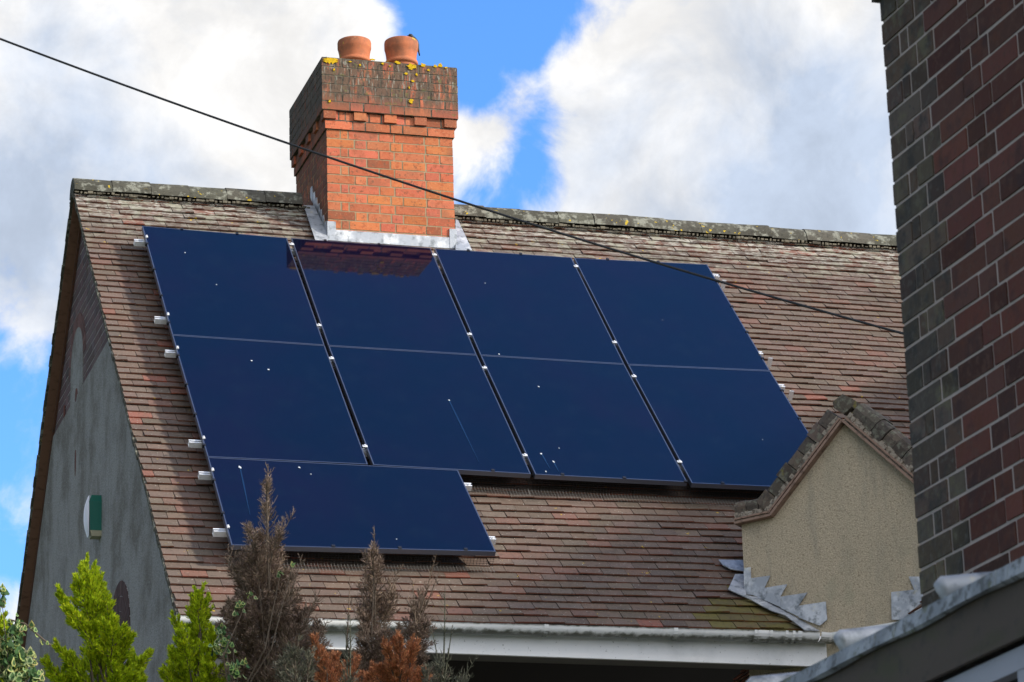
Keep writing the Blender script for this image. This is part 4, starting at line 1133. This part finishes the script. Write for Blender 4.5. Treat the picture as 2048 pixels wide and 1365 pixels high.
dead('tallest dead brown conifer, its bare tip in front of the landscape panel', (535, 1430), 15.6, [
    (520, 1075, 525, 1190, 30), (500, 1105, 520, 1185, 20), (545, 1085, 535, 1180, 20), (560, 1062, 540, 1130, 9), (495, 1060, 512, 1120, 9), (520, 1130, 525, 1290, 45), (560, 1150, 540, 1290, 34), (470, 1125, 505, 1210, 18), (580, 1180, 550, 1290, 30), (610, 1215, 570, 1320, 28),
    (480, 1190, 510, 1310, 40), (530, 1200, 530, 1380, 70), (595, 1250, 560, 1400, 55), (480, 1270, 500, 1400, 50), (640, 1250, 600, 1380, 35), (534, 960, 534, 1000, 7), (528, 1010, 536, 1040, 6)],
    [(536, 928, 535, 1100, 24, 34), (532, 960, 535, 1050, 20, 20), (592, 1020, 545, 1090, 18, 16), (570, 1035, 545, 1090, 14, 10), (492, 1040, 515, 1110, 16, 18), (505, 1050, 525, 1120, 14, 12), (455, 1100, 505, 1190, 26, 24), (446, 1112, 490, 1180, 18, 14),
     (640, 1180, 590, 1290, 26, 22), (605, 1110, 570, 1220, 20, 16), (590, 1140, 560, 1230, 20, 14), (655, 1240, 620, 1330, 22, 16), (520, 1290, 520, 1380, 60, 60), (580, 1280, 570, 1380, 50, 50)])
dead('dead brown conifer with a single bare leader below the middle of the array', (752, 1430), 15.9, [
    (742, 1100, 748, 1160, 15), (748, 1120, 750, 1200, 18), (735, 1165, 748, 1250, 18), (765, 1190, 755, 1290, 24), (735, 1230, 750, 1350, 30), (790, 1185, 765, 1260, 12), (770, 1260, 760, 1400, 40), (720, 1300, 740, 1400, 34)],
    [(748, 1052, 749, 1150, 10, 14), (747, 1085, 750, 1200, 20, 24), (800, 1130, 760, 1240, 20, 16), (715, 1165, 748, 1260, 18, 18), (700, 1200, 742, 1300, 22, 18), (770, 1200, 757, 1330, 30, 30), (740, 1260, 750, 1390, 45, 46)])
dead('slender dead conifer with two thin forked tips, right of the single leader', (835, 1430), 16.1, [
    (838, 1190, 830, 1260, 14), (842, 1220, 828, 1330, 24), (815, 1260, 825, 1370, 24), (850, 1240, 838, 1300, 12), (830, 1300, 830, 1400, 36)],
    [(873, 1108, 838, 1230, 14, 16), (866, 1130, 842, 1220, 10, 8), (880, 1140, 845, 1230, 10, 8), (825, 1160, 832, 1270, 16, 14), (850, 1200, 836, 1320, 26, 22), (700, 1150, 693, 1300, 8, 8)])
tree('rust_conifer', 'rust brown dying conifer foliage at the bottom, left of the slender dead one', 'conifer', (660, 1430), 15.0, [
    (625, 1275, 655, 1350, 11), (640, 1292, 665, 1370, 15), (668, 1312, 680, 1400, 18), (650, 1335, 670, 1420, 24), (700, 1325, 690, 1410, 26), (635, 1360, 660, 1430, 24)],
    M['rust_leaf'], dead_tone, .7, .022, .0024, 'rust brown conifers', 1.0)
tree('rust_conifer', 'rust brown dying conifer foliage at the bottom, below the slender dead one', 'conifer', (800, 1430), 15.0, [
    (775, 1292, 788, 1360, 13), (800, 1272, 800, 1370, 16), (828, 1287, 814, 1370, 15), (800, 1320, 800, 1420, 45), (760, 1330, 780, 1420, 30), (840, 1335, 820, 1420, 26), (735, 1350, 760, 1430, 24)],
    M['rust_leaf'], dead_tone, .7, .022, .0024, 'rust brown conifers', 1.0)
tree('grey_shrub', 'twiggy grey-green shrub at the bottom between the dead conifers', 'shrub', (600, 1440), 14.4, [
    (588, 1292, 590, 1380, 20), (615, 1305, 608, 1400, 22), (565, 1325, 582, 1420, 24), (700, 1355, 690, 1440, 26)],
    M['grey_leaf'], dead_tone, .2, .026, .002, None, 1.1)
tree('grey_shrub', 'twiggy grey-green shrub at the bottom, rightmost of the planting', 'shrub', (890, 1450), 14.4, [
    (880, 1330, 880, 1420, 26), (850, 1342, 865, 1430, 20), (930, 1352, 905, 1430, 16)],
    M['grey_leaf'], dead_tone, .2, .026, .002, None, 1.1, splinter=lambda tw, mb: [twigs(mb, at_depth(bx, by, 14.4), at_depth(tx, ty, 14.4), r * 14.4 / FPX, n) for tx, ty, bx, by, r, n in
        ((890, 1170, 886, 1360, 30, 14), (905, 1250, 888, 1360, 22, 10), (862, 1255, 884, 1360, 24, 12), (955, 1310, 900, 1400, 26, 14), (945, 1345, 905, 1420, 26, 12), (700, 1230, 700, 1350, 24, 14), (690, 1250, 695, 1350, 30, 18))])
# variegated ivy
def ivy_leaf(mb, p, nrm, up, s):
    nrm = (nrm + rv(.45)).normalized(); a = up.cross(nrm)
    if a.length < .01: a = Vector((1, 0, 0))
    a.normalize(); b = nrm.cross(a)
    out = [(0, -.5), (.35, -.55), (.62, -.15), (.42, .12), (.30, .42), (0, .85), (-.30, .42), (-.42, .12), (-.62, -.15), (-.35, -.55)]
    inn = [(x * .62, y * .62 - .02) for x, y in out]
    pale = (random.uniform(.26, .42), random.uniform(.34, .46), random.uniform(.10, .2)); dk_ = random.uniform(.7, 1.3); dark = (.05 * dk_, .11 * dk_, .035 * dk_)
    if random.random() < .35: pale = dark
    P = lambda q, h: p + a * q[0] * s + b * q[1] * s + nrm * h * s
    mb.faces([P(q, 0) for q in out] + [P(q, .06) for q in inn], [(k, (k + 1) % 10, 10 + (k + 1) % 10, 10 + k) for k in range(10)], pale)
    mb.face([P(q, .06) for q in inn], dark)
def ivy(label, depth, root, runs, blobs):
    foot = at_depth(*root, depth); th = thing('variegated_ivy', Vector((foot.x, foot.y, 0)), label, 'ivy', 'ivy growing through the hedge')
    mb, st = MB(), MB()
    st.tube([Vector((foot.x, foot.y, 0)), foot], [.02, .01], 6)
    for run in runs:
        P = [at_depth(x, y, depth) for x, y in run]; st.tube(P, .004, 5); st.tube([foot, P[0]], [.005, .002], 5)
        for a, b in zip(P[:-1], P[1:]):
            n = max(1, int((b - a).length / .016))
            for k in range(n): q = a.lerp(b, k / n) + rv(.010); ivy_leaf(mb, q, -FWD + Vector((.6, 0, .3)), UZ, random.uniform(.014, .026))
    for (x, y, r, n, s) in blobs:
        C = at_depth(x, y, depth); st.tube([foot, foot.lerp(C, .5) + rv(.04), C], [.005, .003, .0015], 5)
        for k in range(n): q = C + rv(r * depth / FPX * .6); ivy_leaf(mb, q, -FWD + Vector((.6, 0, .5)), UZ, random.uniform(.6, 1.1) * s)
    st.build('stem', M['bark'], th); mb.build('foliage', M['ivy_leaf'], th)
ivy('variegated cream and green ivy trailing over the hedge at the bottom left', 14.6, (30, 1420), [[(20, 1240), (50, 1248), (75, 1270), (102, 1292)]],
    [(30, 1262, 16, 46, .024), (20, 1300, 24, 80, .03), (45, 1320, 20, 40, .036), (30, 1350, 26, 70, .03), (60, 1355, 18, 30, .03), (2, 1180, 8, 14, .026), (4, 1205, 7, 12, .024), (6, 1330, 16, 30, .03)])
ivy('variegated ivy tuft among the dead stems beneath the left end of the gutter', 15.0, (465, 1420), [],
    [(452, 1290, 14, 34, .02), (478, 1215, 10, 20, .02), (500, 1190, 6, 10, .018), (560, 1150, 4, 6, .016), (585, 1130, 3, 4, .018), (440, 1262, 10, 16, .02), (470, 1340, 20, 40, .022), (430, 1300, 10, 16, .02)])

# ---------------------------------------------------------------- ground
g_ = MB(); g_.face([Vector((-1500, -1500, 0)), Vector((1500, -1500, 0)), Vector((1500, 1500, 0)), Vector((-1500, 1500, 0))]); tag(g_.build('ground', M['grass']), kind='structure')
g_ = MB(); g_.face([Vector((-7, -26, .004)), Vector((1.2, -26, .004)), Vector((1.2, -4.6, .004)), Vector((-7, -4.6, .004))]); tag(g_.build('pavement', M['paving']), kind='structure')
